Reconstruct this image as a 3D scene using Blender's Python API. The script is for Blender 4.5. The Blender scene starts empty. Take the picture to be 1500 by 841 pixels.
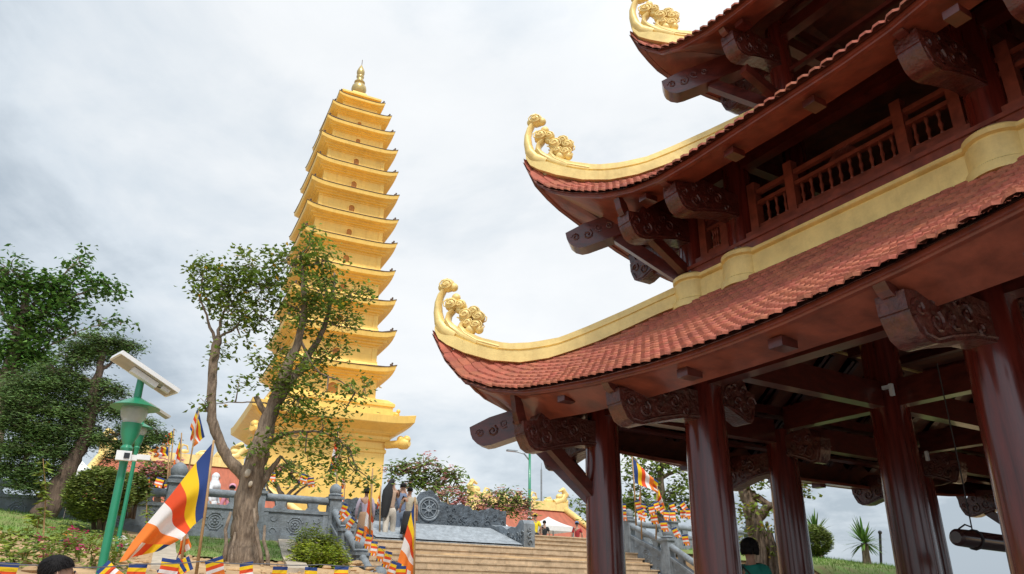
import bpy, math, random
from mathutils import Vector, Matrix, noise
R_=math.radians
random.seed(11)
S=bpy.context.scene
COL=S.collection
# ------------------------------------------------------------------ camera
F,PI_,RO,YA=1100.0,R_(22.53),R_(.82),R_(59.55)
FW=Vector((-math.sin(YA)*math.cos(PI_),math.cos(YA)*math.cos(PI_),math.sin(PI_)))
rt=Vector((math.cos(YA),math.sin(YA),0)); up=rt.cross(FW)
CR=rt*math.cos(RO)+up*math.sin(RO); CU=up*math.cos(RO)-rt*math.sin(RO)
cd=bpy.data.cameras.new('camera'); cam=bpy.data.objects.new('camera',cd); COL.objects.link(cam)
m=Matrix((CR,CU,-FW)).transposed().to_4x4(); cam.matrix_world=m
cd.sensor_width=36; cd.lens=F*36/1500; cd.clip_start=.1; cd.clip_end=5000
S.camera=cam
def ray(px,py): return FW+CR*((px-750)/F)-CU*((py-420.5)/F)
def at(px,py,d):            # point at horizontal distance d from the viewpoint
    r=ray(px,py); return r*(d/math.hypot(r.x,r.y))
def lerp(a,b,t): return a+(b-a)*t
def interp(x,xs,ys):
    if x<=xs[0]: return ys[0]
    for i in range(1,len(xs)):
        if x<=xs[i]: return lerp(ys[i-1],ys[i],(x-xs[i-1])/(xs[i]-xs[i-1]))
    return ys[-1]
def smooth(a,b,x):
    t=max(0,min(1,(x-a)/(b-a))); return t*t*(3-2*t)
# ------------------------------------------------------------------ materials
MATS={}
def mat(name,col,rough=.6,metal=0,var=.15,scale=6,bump=0,bscale=30,coat=0,stretch=None,col2=None,rand=0,trans=0,spec=.5,dirt=0,joint=None,streak=0):
    if name in MATS: return MATS[name]
    m=bpy.data.materials.new(name); m.use_nodes=True; nt=m.node_tree; N=nt.nodes; L=nt.links
    b=N['Principled BSDF']; b.inputs['Roughness'].default_value=rough; b.inputs['Metallic'].default_value=metal
    b.inputs['Specular IOR Level'].default_value=spec
    if coat: b.inputs['Coat Weight'].default_value=coat; b.inputs['Coat Roughness'].default_value=.12
    tc=N.new('ShaderNodeTexCoord'); mp=N.new('ShaderNodeMapping'); L.new(tc.outputs['Object'],mp.inputs['Vector'])
    if stretch: mp.inputs['Scale'].default_value=stretch
    nz=N.new('ShaderNodeTexNoise'); nz.inputs['Scale'].default_value=scale; nz.inputs['Detail'].default_value=6; nz.inputs['Roughness'].default_value=.6
    L.new(mp.outputs['Vector'],nz.inputs['Vector'])
    cr=N.new('ShaderNodeValToRGB'); c2=col2 or tuple(c*(1-var*2) for c in col)
    cr.color_ramp.elements[0].position=.3; cr.color_ramp.elements[1].position=.7
    cr.color_ramp.elements[0].color=(*c2,1); cr.color_ramp.elements[1].color=(*[min(1,c*(1+var*.6)) for c in col],1)
    L.new(nz.outputs['Fac'],cr.inputs['Fac']); out=cr.outputs['Color']
    if rand:
        g=N.new('ShaderNodeNewGeometry'); hs=N.new('ShaderNodeHueSaturation')
        mr=N.new('ShaderNodeMapRange'); mr.inputs['To Min'].default_value=1-rand; mr.inputs['To Max'].default_value=1+rand
        L.new(g.outputs['Random Per Island'],mr.inputs['Value']); L.new(mr.outputs['Result'],hs.inputs['Value']); 
        mr2=N.new('ShaderNodeMapRange'); mr2.inputs['To Min'].default_value=.5-rand*.05; mr2.inputs['To Max'].default_value=.5+rand*.05
        wn=N.new('ShaderNodeTexWhiteNoise'); wn.noise_dimensions='1D'; L.new(g.outputs['Random Per Island'],wn.inputs['W']); L.new(wn.outputs['Value'],mr2.inputs['Value']); L.new(mr2.outputs['Result'],hs.inputs['Hue'])
        L.new(out,hs.inputs['Color']); out=hs.outputs['Color']
    if dirt:
        n2=N.new('ShaderNodeTexNoise'); n2.inputs['Scale'].default_value=1.7; n2.inputs['Detail'].default_value=8; n2.inputs['Roughness'].default_value=.75
        L.new(tc.outputs['Object'],n2.inputs['Vector']); r2=N.new('ShaderNodeValToRGB'); r2.color_ramp.elements[0].position=.45; r2.color_ramp.elements[1].position=.72
        r2.color_ramp.elements[0].color=(1,1,1,1); v=1-dirt; r2.color_ramp.elements[1].color=(v,v*.97,v*.93,1)
        mx=N.new('ShaderNodeMix'); mx.data_type='RGBA'; mx.blend_type='MULTIPLY'; mx.inputs['Factor'].default_value=1
        L.new(n2.outputs['Fac'],r2.inputs['Fac']); L.new(out,mx.inputs['A']); L.new(r2.outputs['Color'],mx.inputs['B']); out=mx.outputs['Result']
    if streak:
        mp3=N.new('ShaderNodeMapping'); mp3.inputs['Scale'].default_value=(1.6,1.6,.10); L.new(tc.outputs['Object'],mp3.inputs['Vector'])
        n4=N.new('ShaderNodeTexNoise'); n4.inputs['Scale'].default_value=2.2; n4.inputs['Detail'].default_value=7; n4.inputs['Roughness'].default_value=.7; L.new(mp3.outputs['Vector'],n4.inputs['Vector'])
        r4=N.new('ShaderNodeValToRGB'); r4.color_ramp.elements[0].position=.5; r4.color_ramp.elements[1].position=.75; r4.color_ramp.elements[0].color=(1,1,1,1); v=1-streak; r4.color_ramp.elements[1].color=(v,v*.95,v*.9,1)
        m4=N.new('ShaderNodeMix'); m4.data_type='RGBA'; m4.blend_type='MULTIPLY'; m4.inputs['Factor'].default_value=1; L.new(n4.outputs['Fac'],r4.inputs['Fac']); L.new(out,m4.inputs['A']); L.new(r4.outputs['Color'],m4.inputs['B']); out=m4.outputs['Result']
    if joint:
        jw,jh,jm,jd=joint; sx=N.new('ShaderNodeSeparateXYZ'); L.new(tc.outputs['Object'],sx.inputs[0]); ad=N.new('ShaderNodeMath'); ad.operation='MULTIPLY_ADD'; L.new(sx.outputs['X'],ad.inputs[0]); ad.inputs[1].default_value=.13 if jh<.5 else 1.0; L.new(sx.outputs['Y'],ad.inputs[2])
        cv=N.new('ShaderNodeCombineXYZ'); L.new(ad.outputs[0],cv.inputs[0]); L.new(sx.outputs['Z'],cv.inputs[1])
        bk=N.new('ShaderNodeTexBrick'); bk.inputs['Scale'].default_value=1; bk.inputs['Brick Width'].default_value=jw; bk.inputs['Row Height'].default_value=jh; bk.inputs['Mortar Size'].default_value=jm; bk.inputs['Mortar Smooth'].default_value=.3
        bk.inputs['Color1'].default_value=(1,1,1,1); bk.inputs['Color2'].default_value=(1-jd*.35,)*3+(1,); bk.inputs['Mortar'].default_value=(1-jd,1-jd,1-jd,1); L.new(cv.outputs[0],bk.inputs['Vector'])
        mj=N.new('ShaderNodeMix'); mj.data_type='RGBA'; mj.blend_type='MULTIPLY'; mj.inputs['Factor'].default_value=1; L.new(out,mj.inputs['A']); L.new(bk.outputs['Color'],mj.inputs['B']); out=mj.outputs['Result']
    L.new(out,b.inputs['Base Color'])
    if rough<.9:
        rr=N.new('ShaderNodeMapRange'); rr.inputs['To Min'].default_value=rough*.8; rr.inputs['To Max'].default_value=min(1,rough*1.3)
        L.new(nz.outputs['Fac'],rr.inputs['Value']); L.new(rr.outputs['Result'],b.inputs['Roughness'])
    if bump:
        n3=N.new('ShaderNodeTexNoise'); n3.inputs['Scale'].default_value=bscale; n3.inputs['Detail'].default_value=5; L.new(mp.outputs['Vector'],n3.inputs['Vector'])
        bp=N.new('ShaderNodeBump'); bp.inputs['Strength'].default_value=bump; bp.inputs['Distance'].default_value=.03; L.new(n3.outputs['Fac'],bp.inputs['Height']); L.new(bp.outputs['Normal'],b.inputs['Normal'])
    if trans:
        ts=N.new('ShaderNodeBsdfTranslucent'); L.new(out,ts.inputs['Color']); ms=N.new('ShaderNodeMixShader'); ms.inputs[0].default_value=trans
        L.new(b.outputs[0],ms.inputs[1]); L.new(ts.outputs[0],ms.inputs[2]); L.new(ms.outputs[0],N['Material Output'].inputs['Surface'])
    MATS[name]=m; return m
WOOD=mat('lacquered_wood',(.125,.016,.010),.22,var=.3,scale=4,coat=.6,streak=.25,stretch=(5,5,.35),bump=.06,bscale=6)
WOODH=mat('lacquered_beam',(.10,.016,.010),.32,streak=.2,var=.3,scale=5,coat=.4,stretch=(1,1,3),bump=.06,bscale=9)
PLANK=mat('eave_plank_wood',(.27,.064,.034),.38,var=.25,scale=3,coat=.2,stretch=(1.2,1.2,1),bump=.08,bscale=12,dirt=.3)
EAVE=mat('eave_board_wood',(.20,.038,.018),.4,var=.25,scale=4,coat=.2)
RAILW_LIT=mat('railing_wood_lit',(.22,.048,.026),.4,var=.25,scale=6,coat=.3)  # same dark timber, lightened: skylight on the railing is put into the colour
CARV=mat('carved_wood',(.095,.017,.011),.36,var=.3,scale=9,coat=.35,bump=.9,bscale=16)
CEIL=mat('ceiling_board',(.15,.04,.02),.6,var=.3,scale=5,bump=.1)
TILE=mat('terracotta_tile',(.43,.122,.068),.75,var=.12,scale=9,bump=.25,bscale=45,rand=.13,dirt=.35)
GOLD=mat('gold_painted_ridge',(.92,.69,.26),.42,metal=.1,var=.09,scale=3,bump=.15,bscale=14,dirt=.25,streak=.16)
PGOLD=mat('pagoda_gold_paint',(.90,.60,.15),.45,metal=.12,var=.05,scale=.8,dirt=.08,streak=.14,joint=(2.1,.72,.02,.13))
PDARK=mat('pagoda_dark_trim',(.10,.055,.03),.6)
PTOP=mat('pagoda_finial_gold',(.55,.40,.16),.3,metal=.6,var=.1)
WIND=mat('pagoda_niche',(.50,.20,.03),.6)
STONE=mat('grey_carved_stone',(.26,.295,.325),.75,var=.2,scale=5,bump=.35,bscale=26,dirt=.35,streak=.3)
STONED=mat('dark_carved_stone',(.12,.145,.17),.7,var=.35,scale=7,bump=.9,bscale=18,dirt=.3)
STAIR=mat('sandstone_step',(.66,.50,.33),.7,var=.14,scale=8,bump=.1,bscale=40,dirt=.3,streak=.2,joint=(.9,.16,.006,.45))
PAVE=mat('paving_stone',(.36,.335,.30),.7,var=.12,scale=3,dirt=.25)
CONC=mat('concrete',(.52,.44,.34),.85,var=.15,scale=7,bump=.2,dirt=.35)
SOIL=mat('sandy_soil',(.50,.33,.17),.95,var=.25,scale=1.6,bump=.9,bscale=9,col2=(.30,.19,.10))
LAWN=mat('lawn_soil',(.13,.23,.04),.95,var=.3,scale=3,bump=.4,col2=(.20,.17,.07))
GRASS=mat('grass_blade',(.17,.31,.045),.7,var=.3,scale=1.2,rand=.35,trans=.3)
BARK=mat('tree_bark',(.25,.185,.13),.95,var=.35,scale=7,stretch=(3,3,.7),bump=1.0,bscale=11,col2=(.10,.07,.05))
BARKD=mat('dark_bark',(.15,.10,.07),.95,var=.35,scale=7,stretch=(3,3,.7),bump=1,bscale=10)
LEAF=mat('leaf_green',(.21,.30,.045),.55,var=.3,scale=2,rand=.4,trans=.4)
LEAFD=mat('leaf_deep_green',(.12,.25,.04),.5,var=.3,scale=2,rand=.4,trans=.25)
LEAFY=mat('leaf_yellow_green',(.25,.33,.035),.55,var=.3,scale=2,rand=.35,trans=.3)
PINE=mat('pine_needle',(.13,.22,.05),.6,var=.3,scale=3,rand=.45,trans=.15)
TOPI=mat('topiary_leaf',(.20,.26,.045),.6,var=.3,scale=3,rand=.4,trans=.2)
AUT=mat('yellow_leaf',(.60,.38,.03),.6,rand=.3,trans=.3)
PINKF=mat('pink_blossom',(.85,.42,.40),.7,rand=.25,trans=.3)
MAG=mat('magenta_blossom',(.60,.04,.20),.6,rand=.3,trans=.3)
ORG=mat('orange_blossom',(.80,.24,.03),.6,rand=.3)
BLUEF=mat('blue_blossom',(.04,.16,.42),.6)
GREENP=mat('green_painted_steel',(.015,.23,.115),.35,var=.06,coat=.3)
STEEL=mat('grey_steel',(.30,.32,.33),.4,metal=.5)
PANEL=mat('solar_panel_glass',(.03,.04,.07),.15,coat=.5)
WHITE=mat('white_plastic',(.75,.75,.74),.4,var=.03)
BLACK=mat('black_plastic',(.02,.02,.022),.35)
CREAM=mat('cream_panel_back',(.44,.41,.35),.6,var=.1)
GLASS=mat('lamp_lens',(.85,.88,.84),.12,var=.1,spec=.8,trans=.6)
_n=GLASS.node_tree; _t=_n.nodes.new('ShaderNodeBsdfTransparent'); _m=_n.nodes.new('ShaderNodeMixShader'); _m.inputs[0].default_value=.5
_o=_n.nodes['Material Output'].inputs['Surface']; _n.links.new(_o.links[0].from_socket,_m.inputs[1]); _n.links.new(_t.outputs[0],_m.inputs[2]); _n.links.new(_m.outputs[0],_o)
BAMB=mat('bamboo_pole',(.42,.25,.11),.6,var=.2,scale=12)
ROPE=mat('dark_rope',(.035,.03,.03),.8)
STRING=mat('grey_string',(.12,.12,.13),.8)
CF={'b':mat('flag_blue',(.022,.055,.21),.75,var=.04,trans=.22),'y':mat('flag_yellow',(.90,.58,.012),.75,var=.04,trans=.25),
    'r':mat('flag_red',(.80,.085,.02),.75,var=.04,trans=.25),'w':mat('flag_white',(.82,.78,.76),.75,var=.03,trans=.25),'o':mat('flag_orange',(.88,.22,.03),.75,var=.04,trans=.25)}
SKIN=mat('skin',(.42,.23,.15),.55,var=.05); HAIR=mat('black_hair',(.010,.008,.008),.7,spec=.2,var=.2,scale=40,bump=.3,bscale=80)
CANVAS=mat('white_canvas',(.78,.77,.74),.8,var=.03,trans=.2)
BALL=mat('log_lacquer',(.035,.012,.012),.22,coat=.5)
def cloth(n,c): return mat('cloth_'+n,c,.85,var=.08,scale=9,bump=.15,bscale=25)
# ------------------------------------------------------------------ mesh builder
class MB:
    def __init__(s): s.v=[]; s.f=[]; s.mi=[]; s.cur=0
    def add(s,vs,fs):
        o=len(s.v); s.v+=[Vector(v) for v in vs]
        for f in fs: s.f.append([i+o for i in f]); s.mi.append(s.cur)
    def hexa(s,b,t):
        s.add(list(b)+list(t),[(3,2,1,0),(4,5,6,7),(0,1,5,4),(1,2,6,5),(2,3,7,6),(3,0,4,7)])
    def box(s,c,d,rz=0):
        hx,hy,hz=d[0]/2,d[1]/2,d[2]/2; c=Vector(c); r=Matrix.Rotation(rz,3,'Z')
        q=[(-hx,-hy),(hx,-hy),(hx,hy),(-hx,hy)]
        s.hexa([c+r@Vector((x,y,-hz)) for x,y in q],[c+r@Vector((x,y,hz)) for x,y in q])
    def beam(s,a,b,w,h,upv=(0,0,1)):
        a=Vector(a);b=Vector(b);d=(b-a).normalized(); sd=d.cross(Vector(upv))
        if sd.length<1e-4: sd=Vector((1,0,0))
        sd.normalize(); u=sd.cross(d).normalized()
        q=[(-w/2,-h/2),(w/2,-h/2),(w/2,h/2),(-w/2,h/2)]
        s.hexa([a+sd*x+u*y for x,y in q],[b+sd*x+u*y for x,y in q])
    def wall(s,a,b,z0,z1,th):           # upright slab from a to b, z relative to the ends' own z
        a=Vector(a);b=Vector(b); n=Vector((-(b-a).y,(b-a).x,0)).normalized()*th/2; Z=Vector((0,0,1))
        s.hexa([a-n+Z*z0,b-n+Z*z0,b+n+Z*z0,a+n+Z*z0],[a-n+Z*z1,b-n+Z*z1,b+n+Z*z1,a+n+Z*z1])
    def tube(s,pts,rad,n=8,cap=True,flat=None):
        pts=[Vector(p) for p in pts]; k=len(pts); rad=rad if isinstance(rad,(list,tuple)) else [rad]*k
        o=len(s.v); ref=None
        for i,p in enumerate(pts):
            t=(pts[min(i+1,k-1)]-pts[max(i-1,0)]).normalized()
            if ref is None: ref=t.cross(Vector((.31,.17,.93)));  ref=ref if ref.length>.05 else t.cross(Vector((1,0,0)))
            if flat is not None: ref=Vector(flat)
            ref=(ref-t*ref.dot(t)).normalized(); bi=t.cross(ref)
            fx=1 if flat is None else .0
            for j in range(n):
                a=2*math.pi*j/n; rx=rad[i][0] if isinstance(rad[i],tuple) else rad[i]; ry=rad[i][1] if isinstance(rad[i],tuple) else rad[i]
                s.v.append(p+ref*math.cos(a)*rx+bi*math.sin(a)*ry)
        for i in range(k-1):
            for j in range(n):
                s.f.append([o+i*n+j,o+i*n+(j+1)%n,o+(i+1)*n+(j+1)%n,o+(i+1)*n+j]); s.mi.append(s.cur)
        if cap:
            s.f.append([o+j for j in range(n)][::-1]); s.f.append([o+(k-1)*n+j for j in range(n)]); s.mi+=[s.cur]*2
    def lathe(s,prof,c,n=20,sx=1,sy=1,a0=0,a1=2*math.pi):
        c=Vector(c); full=abs(a1-a0-2*math.pi)<1e-6; m_=n if full else n+1; o=len(s.v)
        for r,z in prof:
            for j in range(m_):
                a=a0+(a1-a0)*j/n; s.v.append(c+Vector((r*sx*math.cos(a),r*sy*math.sin(a),z)))
        for i in range(len(prof)-1):
            for j in range(n):
                j2=(j+1)%m_; s.f.append([o+i*m_+j,o+i*m_+j2,o+(i+1)*m_+j2,o+(i+1)*m_+j]); s.mi.append(s.cur)
        if full:
            s.f.append([o+j for j in range(m_)][::-1]); s.f.append([o+(len(prof)-1)*m_+j for j in range(m_)]); s.mi+=[s.cur]*2
    def prism(s,poly,o,ax,az,th):       # polygon (u,v) in the plane ax/az, extruded th along their normal, centred
        o=Vector(o);ax=Vector(ax).normalized();az=Vector(az).normalized();n=ax.cross(az).normalized()*th/2
        k=len(poly); a=[o+ax*u+az*v-n for u,v in poly]; b=[p+2*n for p in a]
        s.add(a+b,[tuple(range(k))[::-1],tuple(range(k,2*k))]+[(i,(i+1)%k,k+(i+1)%k,k+i) for i in range(k)])
    def ball(s,c,r,sq=(1,1,1),n=10,m_=6):
        c=Vector(c); o=len(s.v); s.v.append(c+Vector((0,0,-r*sq[2])))
        for i in range(1,m_):
            p=-math.pi/2+math.pi*i/m_
            for j in range(n): a=2*math.pi*j/n; s.v.append(c+Vector((r*sq[0]*math.cos(p)*math.cos(a),r*sq[1]*math.cos(p)*math.sin(a),r*sq[2]*math.sin(p))))
        s.v.append(c+Vector((0,0,r*sq[2]))); t=len(s.v)-1
        for j in range(n): s.f.append([o,o+1+(j+1)%n,o+1+j]); s.f.append([t,o+1+(m_-2)*n+j,o+1+(m_-2)*n+(j+1)%n]); s.mi+=[s.cur]*2
        for i in range(m_-2):
            for j in range(n): s.f.append([o+1+i*n+j,o+1+i*n+(j+1)%n,o+1+(i+1)*n+(j+1)%n,o+1+(i+1)*n+j]); s.mi.append(s.cur)
    def build(s,name,mt,parent=None,origin=None,smooth=False,sharp=None):
        me=bpy.data.meshes.new(name)
        o=origin if origin is not None else (worigin(parent) if parent else Vector((0,0,0)))
        me.from_pydata([v-o for v in s.v],[],s.f)
        for x in (mt if isinstance(mt,(list,tuple)) else [mt]): me.materials.append(x)
        if max(s.mi,default=0): me.polygons.foreach_set('material_index',s.mi)
        if smooth:
            me.polygons.foreach_set('use_smooth',[True]*len(me.polygons))
            if sharp: me.set_sharp_from_angle(angle=R_(sharp))
        ob=bpy.data.objects.new(name,me); COL.objects.link(ob)
        if parent: ob.parent=parent
        else: ob.location=o
        return ob
def worigin(o):
    l=Vector(o.location)
    while o.parent: o=o.parent; l=l+o.location
    return l
def tag(o,label,cat,group=None,kind=None):
    if label: o['label']=label
    if cat: o['category']=cat
    if group: o['group']=group
    if kind: o['kind']=kind
    return o
def thing(name,label,cat,loc,group=None):
    o=bpy.data.objects.new(name,None); COL.objects.link(o); o.location=Vector(loc); o.empty_display_size=.3
    return tag(o,label,cat,group)
# ================================================================== BELL PAVILION
CX,CY=-4.74,11.97
pav=thing('bell_pavilion','three-tier dark red timber bell pavilion with upturned terracotta tiled eaves and gold ridges','pavilion',(CX,CY,-.95))
XS=[-8.42,-6.42,-3.06,-1.06]; YS=[6.45,10.13,13.81,17.49]
def column(x,y,z0,z1,r):
    mb=MB(); h=z1-z0
    mb.lathe([(r*1.02,0),(r*1.03,h*.3),(r,h*.55),(r*.95,h*.85),(r*.9,h)],(x,y,z0),28)
    c=mb.build('column',WOOD,pav,smooth=True,sharp=40); return c
def stone_base(x,y,z,r,par):
    mb=MB(); mb.lathe([(r*1.55,0),(r*1.6,.08),(r*1.3,.16),(r*1.15,.19)],(x,y,z),24); mb.build('stone_base',STONE,par,smooth=True,sharp=40)
outer=[(x,y) for x in XS for y in YS if x in(XS[0],XS[-1]) or y in(YS[0],YS[-1])]
for x,y in outer:
    c=column(x,y,-.95,2.62,.25); stone_base(x,y,-.95,.25,c)
for x,y in [(x,y) for x in XS[1:3] for y in YS[1:3]]:
    c=column(x,y,-.95,4.2,.27); stone_base(x,y,-.95,.27,c)
def beam(a,b,w,h,name='beam',m=None): mb=MB(); mb.beam(a,b,w,h); return mb.build(name,m or WOODH,pav)
# storey 1 beams
for y in YS: 
    z=2.55 if y in(YS[0],YS[-1]) else 2.79
    for i in range(3): beam((XS[i]+.2,y,z),(XS[i+1]-.2,y,z),.2,.38)
for x in XS:
    z=2.58 if x in(XS[0],XS[-1]) else 2.77
    for i in range(3): beam((x,YS[i]+.2,z),(x,YS[i+1]-.2,z),.18,.36)
for y in (YS[0],YS[-1]): beam((XS[0]-.1,y,2.92),(XS[-1]+.1,y,2.92),.24,.14)
for x in (XS[0],XS[-1]): beam((x,YS[0]-.1,2.92),(x,YS[-1]+.1,2.92),.235,.138)
# floor over the hall
mb=MB(); mb.box((CX,CY,3.93),(5.62,9.32,.06)); mb.build('upper_floor',CEIL,pav)
for k in range(9): beam((CX-2.7,CY-4.2+k*1.05,3.83),(CX+2.7,CY-4.2+k*1.05,3.83),.12,.13,'joist')
def bracket(x,y,dx,dy,zt,carve=True,L=1.36,th=.24,inward=False,rise=.05):
    n=Vector((dx,dy,0)).normalized(); Zv=Vector((0,0,1)); mb=MB()
    # profile: out (u) / height relative to zt (v)
    P=[(.1,.20),(.1,-.13),(.45,-.15),(.85,-.24),(1.06,-.30),(1.18,-.30),(1.27,-.25),(1.33,-.14),(1.345,-.1),(1.345,-.085),(1.36,-.08),(1.37,.07),(1.16,.1),(1.1,.2),(.95,.26),(.6,.22)]
    P=[(u*L/1.36,v) for u,v in P]
    mb.prism(P,Vector((x,y,zt)),n,Zv,th)
    if carve:
        for sgn in(-1,1):
            cv=mb; sd=n.cross(Zv)*sgn*(th/2+.003)
            def sp(u,v,r,turns=1.6,ph=0,rr=.017):
                cv.tube([Vector((x,y,zt))+sd+n*(u+r*(1-t/14)*math.cos(ph+turns*2*math.pi*t/14))+Zv*(v+r*(1-t/14)*math.sin(ph+turns*2*math.pi*t/14)) for t in range(13)],[rr*(1-.03*t) for t in range(13)],5)
            sp(1.22*L/1.36,-.05,.085); sp(1.02*L/1.36,-.12,.10,ph=2); sp(.8*L/1.36,-.06,.085,ph=4); sp(.58*L/1.36,.03,.09,ph=1); sp(.4*L/1.36,-.06,.07,ph=3); sp(1.0*L/1.36,.09,.07,ph=5); sp(.72*L/1.36,.12,.07,ph=2.4)
            cv.tube([Vector((x,y,zt))+sd+n*(u*L/1.36)+Zv*v for u,v in [(.2,-.1),(.5,-.12),(.85,-.2),(1.06,-.265),(1.2,-.25),(1.29,-.12)]],.014,5)
    br=mb.build('bracket',CARV if carve else WOODH,pav,smooth=True,sharp=38)
    if not inward:
        mb=MB(); # curved arm that lifts the eave purlin
        q=max(rise,.02); A=[(L-.10,.05),(L+.03,.04),(L+.08,.04+q*.4),(L+.10,.04+q*.8),(L+.12,.05+q),(L+.05,.06+q),(L-.02,.06+q*.7),(L-.06,.06+q*.3)]
        mb.prism(A,Vector((x,y,zt)),n,Zv,.11); mb.build('purlin_arm',WOODH,br)
    return br
def strut(a,b,w=.12,h=.15):
    mb=MB(); mb.beam(a,b,w,h); return mb.build('strut',WOODH,pav)
TIPD=1.86
def plan_off(d): return TIPD-.29+.29*max(0,1-d/2.6)**2
def setT(t):
    global TIPD
    TIPD=t
HIP=([0,.16,.41,.72,1.04,1.34,1.61,1.86,2.17,2.51,2.68],[0,-.22,-.41,-.56,-.62,-.58,-.48,-.37,-.20,.0,.08])
HUP=([0,.3,.57,.88,1.16,1.46,1.75,2.18,2.65],[.27,.02,-.19,-.32,-.33,-.28,-.14,.09,.36])
E1=([0,.34,.79,1.47,2.2,2.84,3.67,4.7,5.3],[1.66,1.15,.74,.47,.29,.2,.1,.02,0])
E2=([0,.23,.55,1.0,1.74,2.31,2.86,3.4],[1.67,1.21,.92,.66,.31,.13,.03,0])
E3=([0,.21,.54,.94,1.48,2],[.90,.52,.22,.08,.01,0])
P1=([1.0,1.4,2.2,2.9,3.6,4.3,5.5],[.10,.05,-.02,-.08,-.11,-.13,-.14])
def level(hx,hy,z0,ET,off_in,zin,ridge=False,tiles=True,rafters=False,pl=(.27,1)):
    tipz=z0+ET[1][0]
    roof_mb=MB(); sides=[((1,0),(0,-1),hx,hy),((0,1),(1,0),hy,hx),((-1,0),(0,1),hx,hy),((0,-1),(-1,0),hy,hx)]
    subs=[]
    def hipz(d):
        din=TIPD-off_in
        return interp(d*2.68/din if d<din else 2.68,*HIP)*(1 if not ridge else 1)+tipz+ (zin-tipz-.08)*smooth(.0,1,(d/din)) if not ridge else tipz+interp(min(d,1.34),*HIP)+max(0,d-1.34)*.75
    for (ax,ay),(nx,ny),ha,hn in sides:
        a=Vector((ax,ay,0)); n=Vector((nx,ny,0)); Ls=2*(ha+TIPD)
        c0=Vector((CX,CY,0))+n*hn-a*(ha+TIPD)
        def ze(s): return z0+interp(min(s,Ls-s),*ET)
        def qend(s):
            d=min(s,Ls-s)
            if ridge: return plan_off(d)-max(TIPD-d,-hn+.05)
            return plan_off(d)-max(TIPD-d,off_in)
        def zend(s):
            d=min(s,Ls-s)
            if ridge: return hipz(min(d,TIPD+hn-.05))
            din=TIPD-off_in
            return hipz(min(d,din))
        def pt(s,q,dz=0):
            d=min(s,Ls-s); qe=max(qend(s),.02); t=q/qe
            z=ze(s)+(zend(s)-ze(s))*(.78*t+.22*t*t)
            return c0+a*s+n*(plan_off(d)-q)+Vector((0,0,z+dz))
        # tiles
        tw=.15; rp=.135; ncol=int(Ls/tw); tw=Ls/ncol
        vs=roof_mb.v; fs=roof_mb.f
        for i in range(ncol):
            s0,s1=i*tw,(i+1)*tw; sm=(s0+s1)/2
            qe=qend(sm)
            if qe<.05: continue
            nr=max(1,int(math.ceil(qe/rp))) if tiles else 1
            for j in range(nr):
                q0=j*rp-.012; q1=min(qe,(j+1)*rp+.02)
                jz=random.uniform(-.006,.006); js=random.uniform(-.006,.006)
                o=len(vs)
                lo=.045+jz; hi=.012
                for (s_,q_,h_) in ((s0,q0+.045,lo-.026),(lerp(s0,s1,.28)+js,q0+.008,lo),(lerp(s0,s1,.72)+js,q0+.008,lo),(s1,q0+.045,lo-.026),(s0,q1,hi-.02),(lerp(s0,s1,.28),q1,hi),(lerp(s0,s1,.72),q1,hi),(s1,q1,hi-.02)):
                    vs.append(pt(min(max(s_,0),Ls),max(q_,-.03),h_))
                for t in range(4): vs.append(vs[o+t]+Vector((0,0,-.03)))
                fs+= [[o,o+1,o+5,o+4],[o+1,o+2,o+6,o+5],[o+2,o+3,o+7,o+6],[o+8,o+9,o+1,o],[o+9,o+10,o+2,o+1],[o+10,o+11,o+3,o+2]]
                roof_mb.mi+=[0]*6
        # underside board under tiles
        under=MB(); NS=60; o=0; NQ=6
        for i in range(NS+1):
            s=Ls*i/NS
            for k in range(NQ+1): under.v.append(pt(s,qend(s)*k/NQ,-.035))
        for i in range(NS):
            for k in range(NQ): under.f.append([i*(NQ+1)+k,i*(NQ+1)+k+1,(i+1)*(NQ+1)+k+1,(i+1)*(NQ+1)+k]); under.mi.append(0)
        # eave board sweep
        eb=MB(); prof=[(.045,-.02),(.045,-.06),(.07,-.064),(.075,-.082),(.125,-.085),(.125,-.03)]
        NSE=70; 
        for i in range(NSE+1):
            s=Ls*i/NSE; d=min(s,Ls-s); k_=min(1,d/.5+.05)
            for q,dz in prof: eb.v.append(c0+a*min(max(s,q),Ls-q)+n*(plan_off(d)-q)+Vector((0,0,ze(s)+dz)))
        kp=len(prof)
        for i in range(NSE):
            for k in range(kp): eb.f.append([i*kp+k,i*kp+(k+1)%kp,(i+1)*kp+(k+1)%kp,(i+1)*kp+k]); eb.mi.append(0)
        # soffit plank (wide board on the bracket ends)
        sp=MB(); dq=[]
        NP=60
        for i in range(NP+1):
            f=i/NP
            so=.12+(Ls-.24)*f; si=(1.08+(Ls-2.16)*f)
            do=min(so,Ls-so); di=min(si,Ls-si)
            po=c0+a*so+n*(plan_off(do)-.12)+Vector((0,0,ze(so)-.075))
            zi=z0+interp(di,*P1)*pl[1]+(0 if pl[1]==1 else pl[0])
            pi=c0+a*si+n*(TIPD-1.08 +.29*0)+Vector((0,0,zi))
            # plank inner edge sits ~.62 in from the eave at mid-span
            pin=n*((plan_off(di)-.60)-(TIPD-1.08))*smooth(1.08,2.2,di); pi=pi+pin
            sp.v+= [po,pi,pi+Vector((0,0,.05)),po+Vector((0,0,.05))]
        for i in range(NP):
            for k in range(4): sp.f.append([i*4+k,i*4+(k+1)%4,i*4+4+(k+1)%4,i*4+4+k]); sp.mi.append(0)
        subs.append((under,eb,sp))
        level.side_pts.append((pt,Ls,qend,c0,a,n,ze,sp))
    roof=roof_mb.build('roof',TILE,pav)
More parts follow.
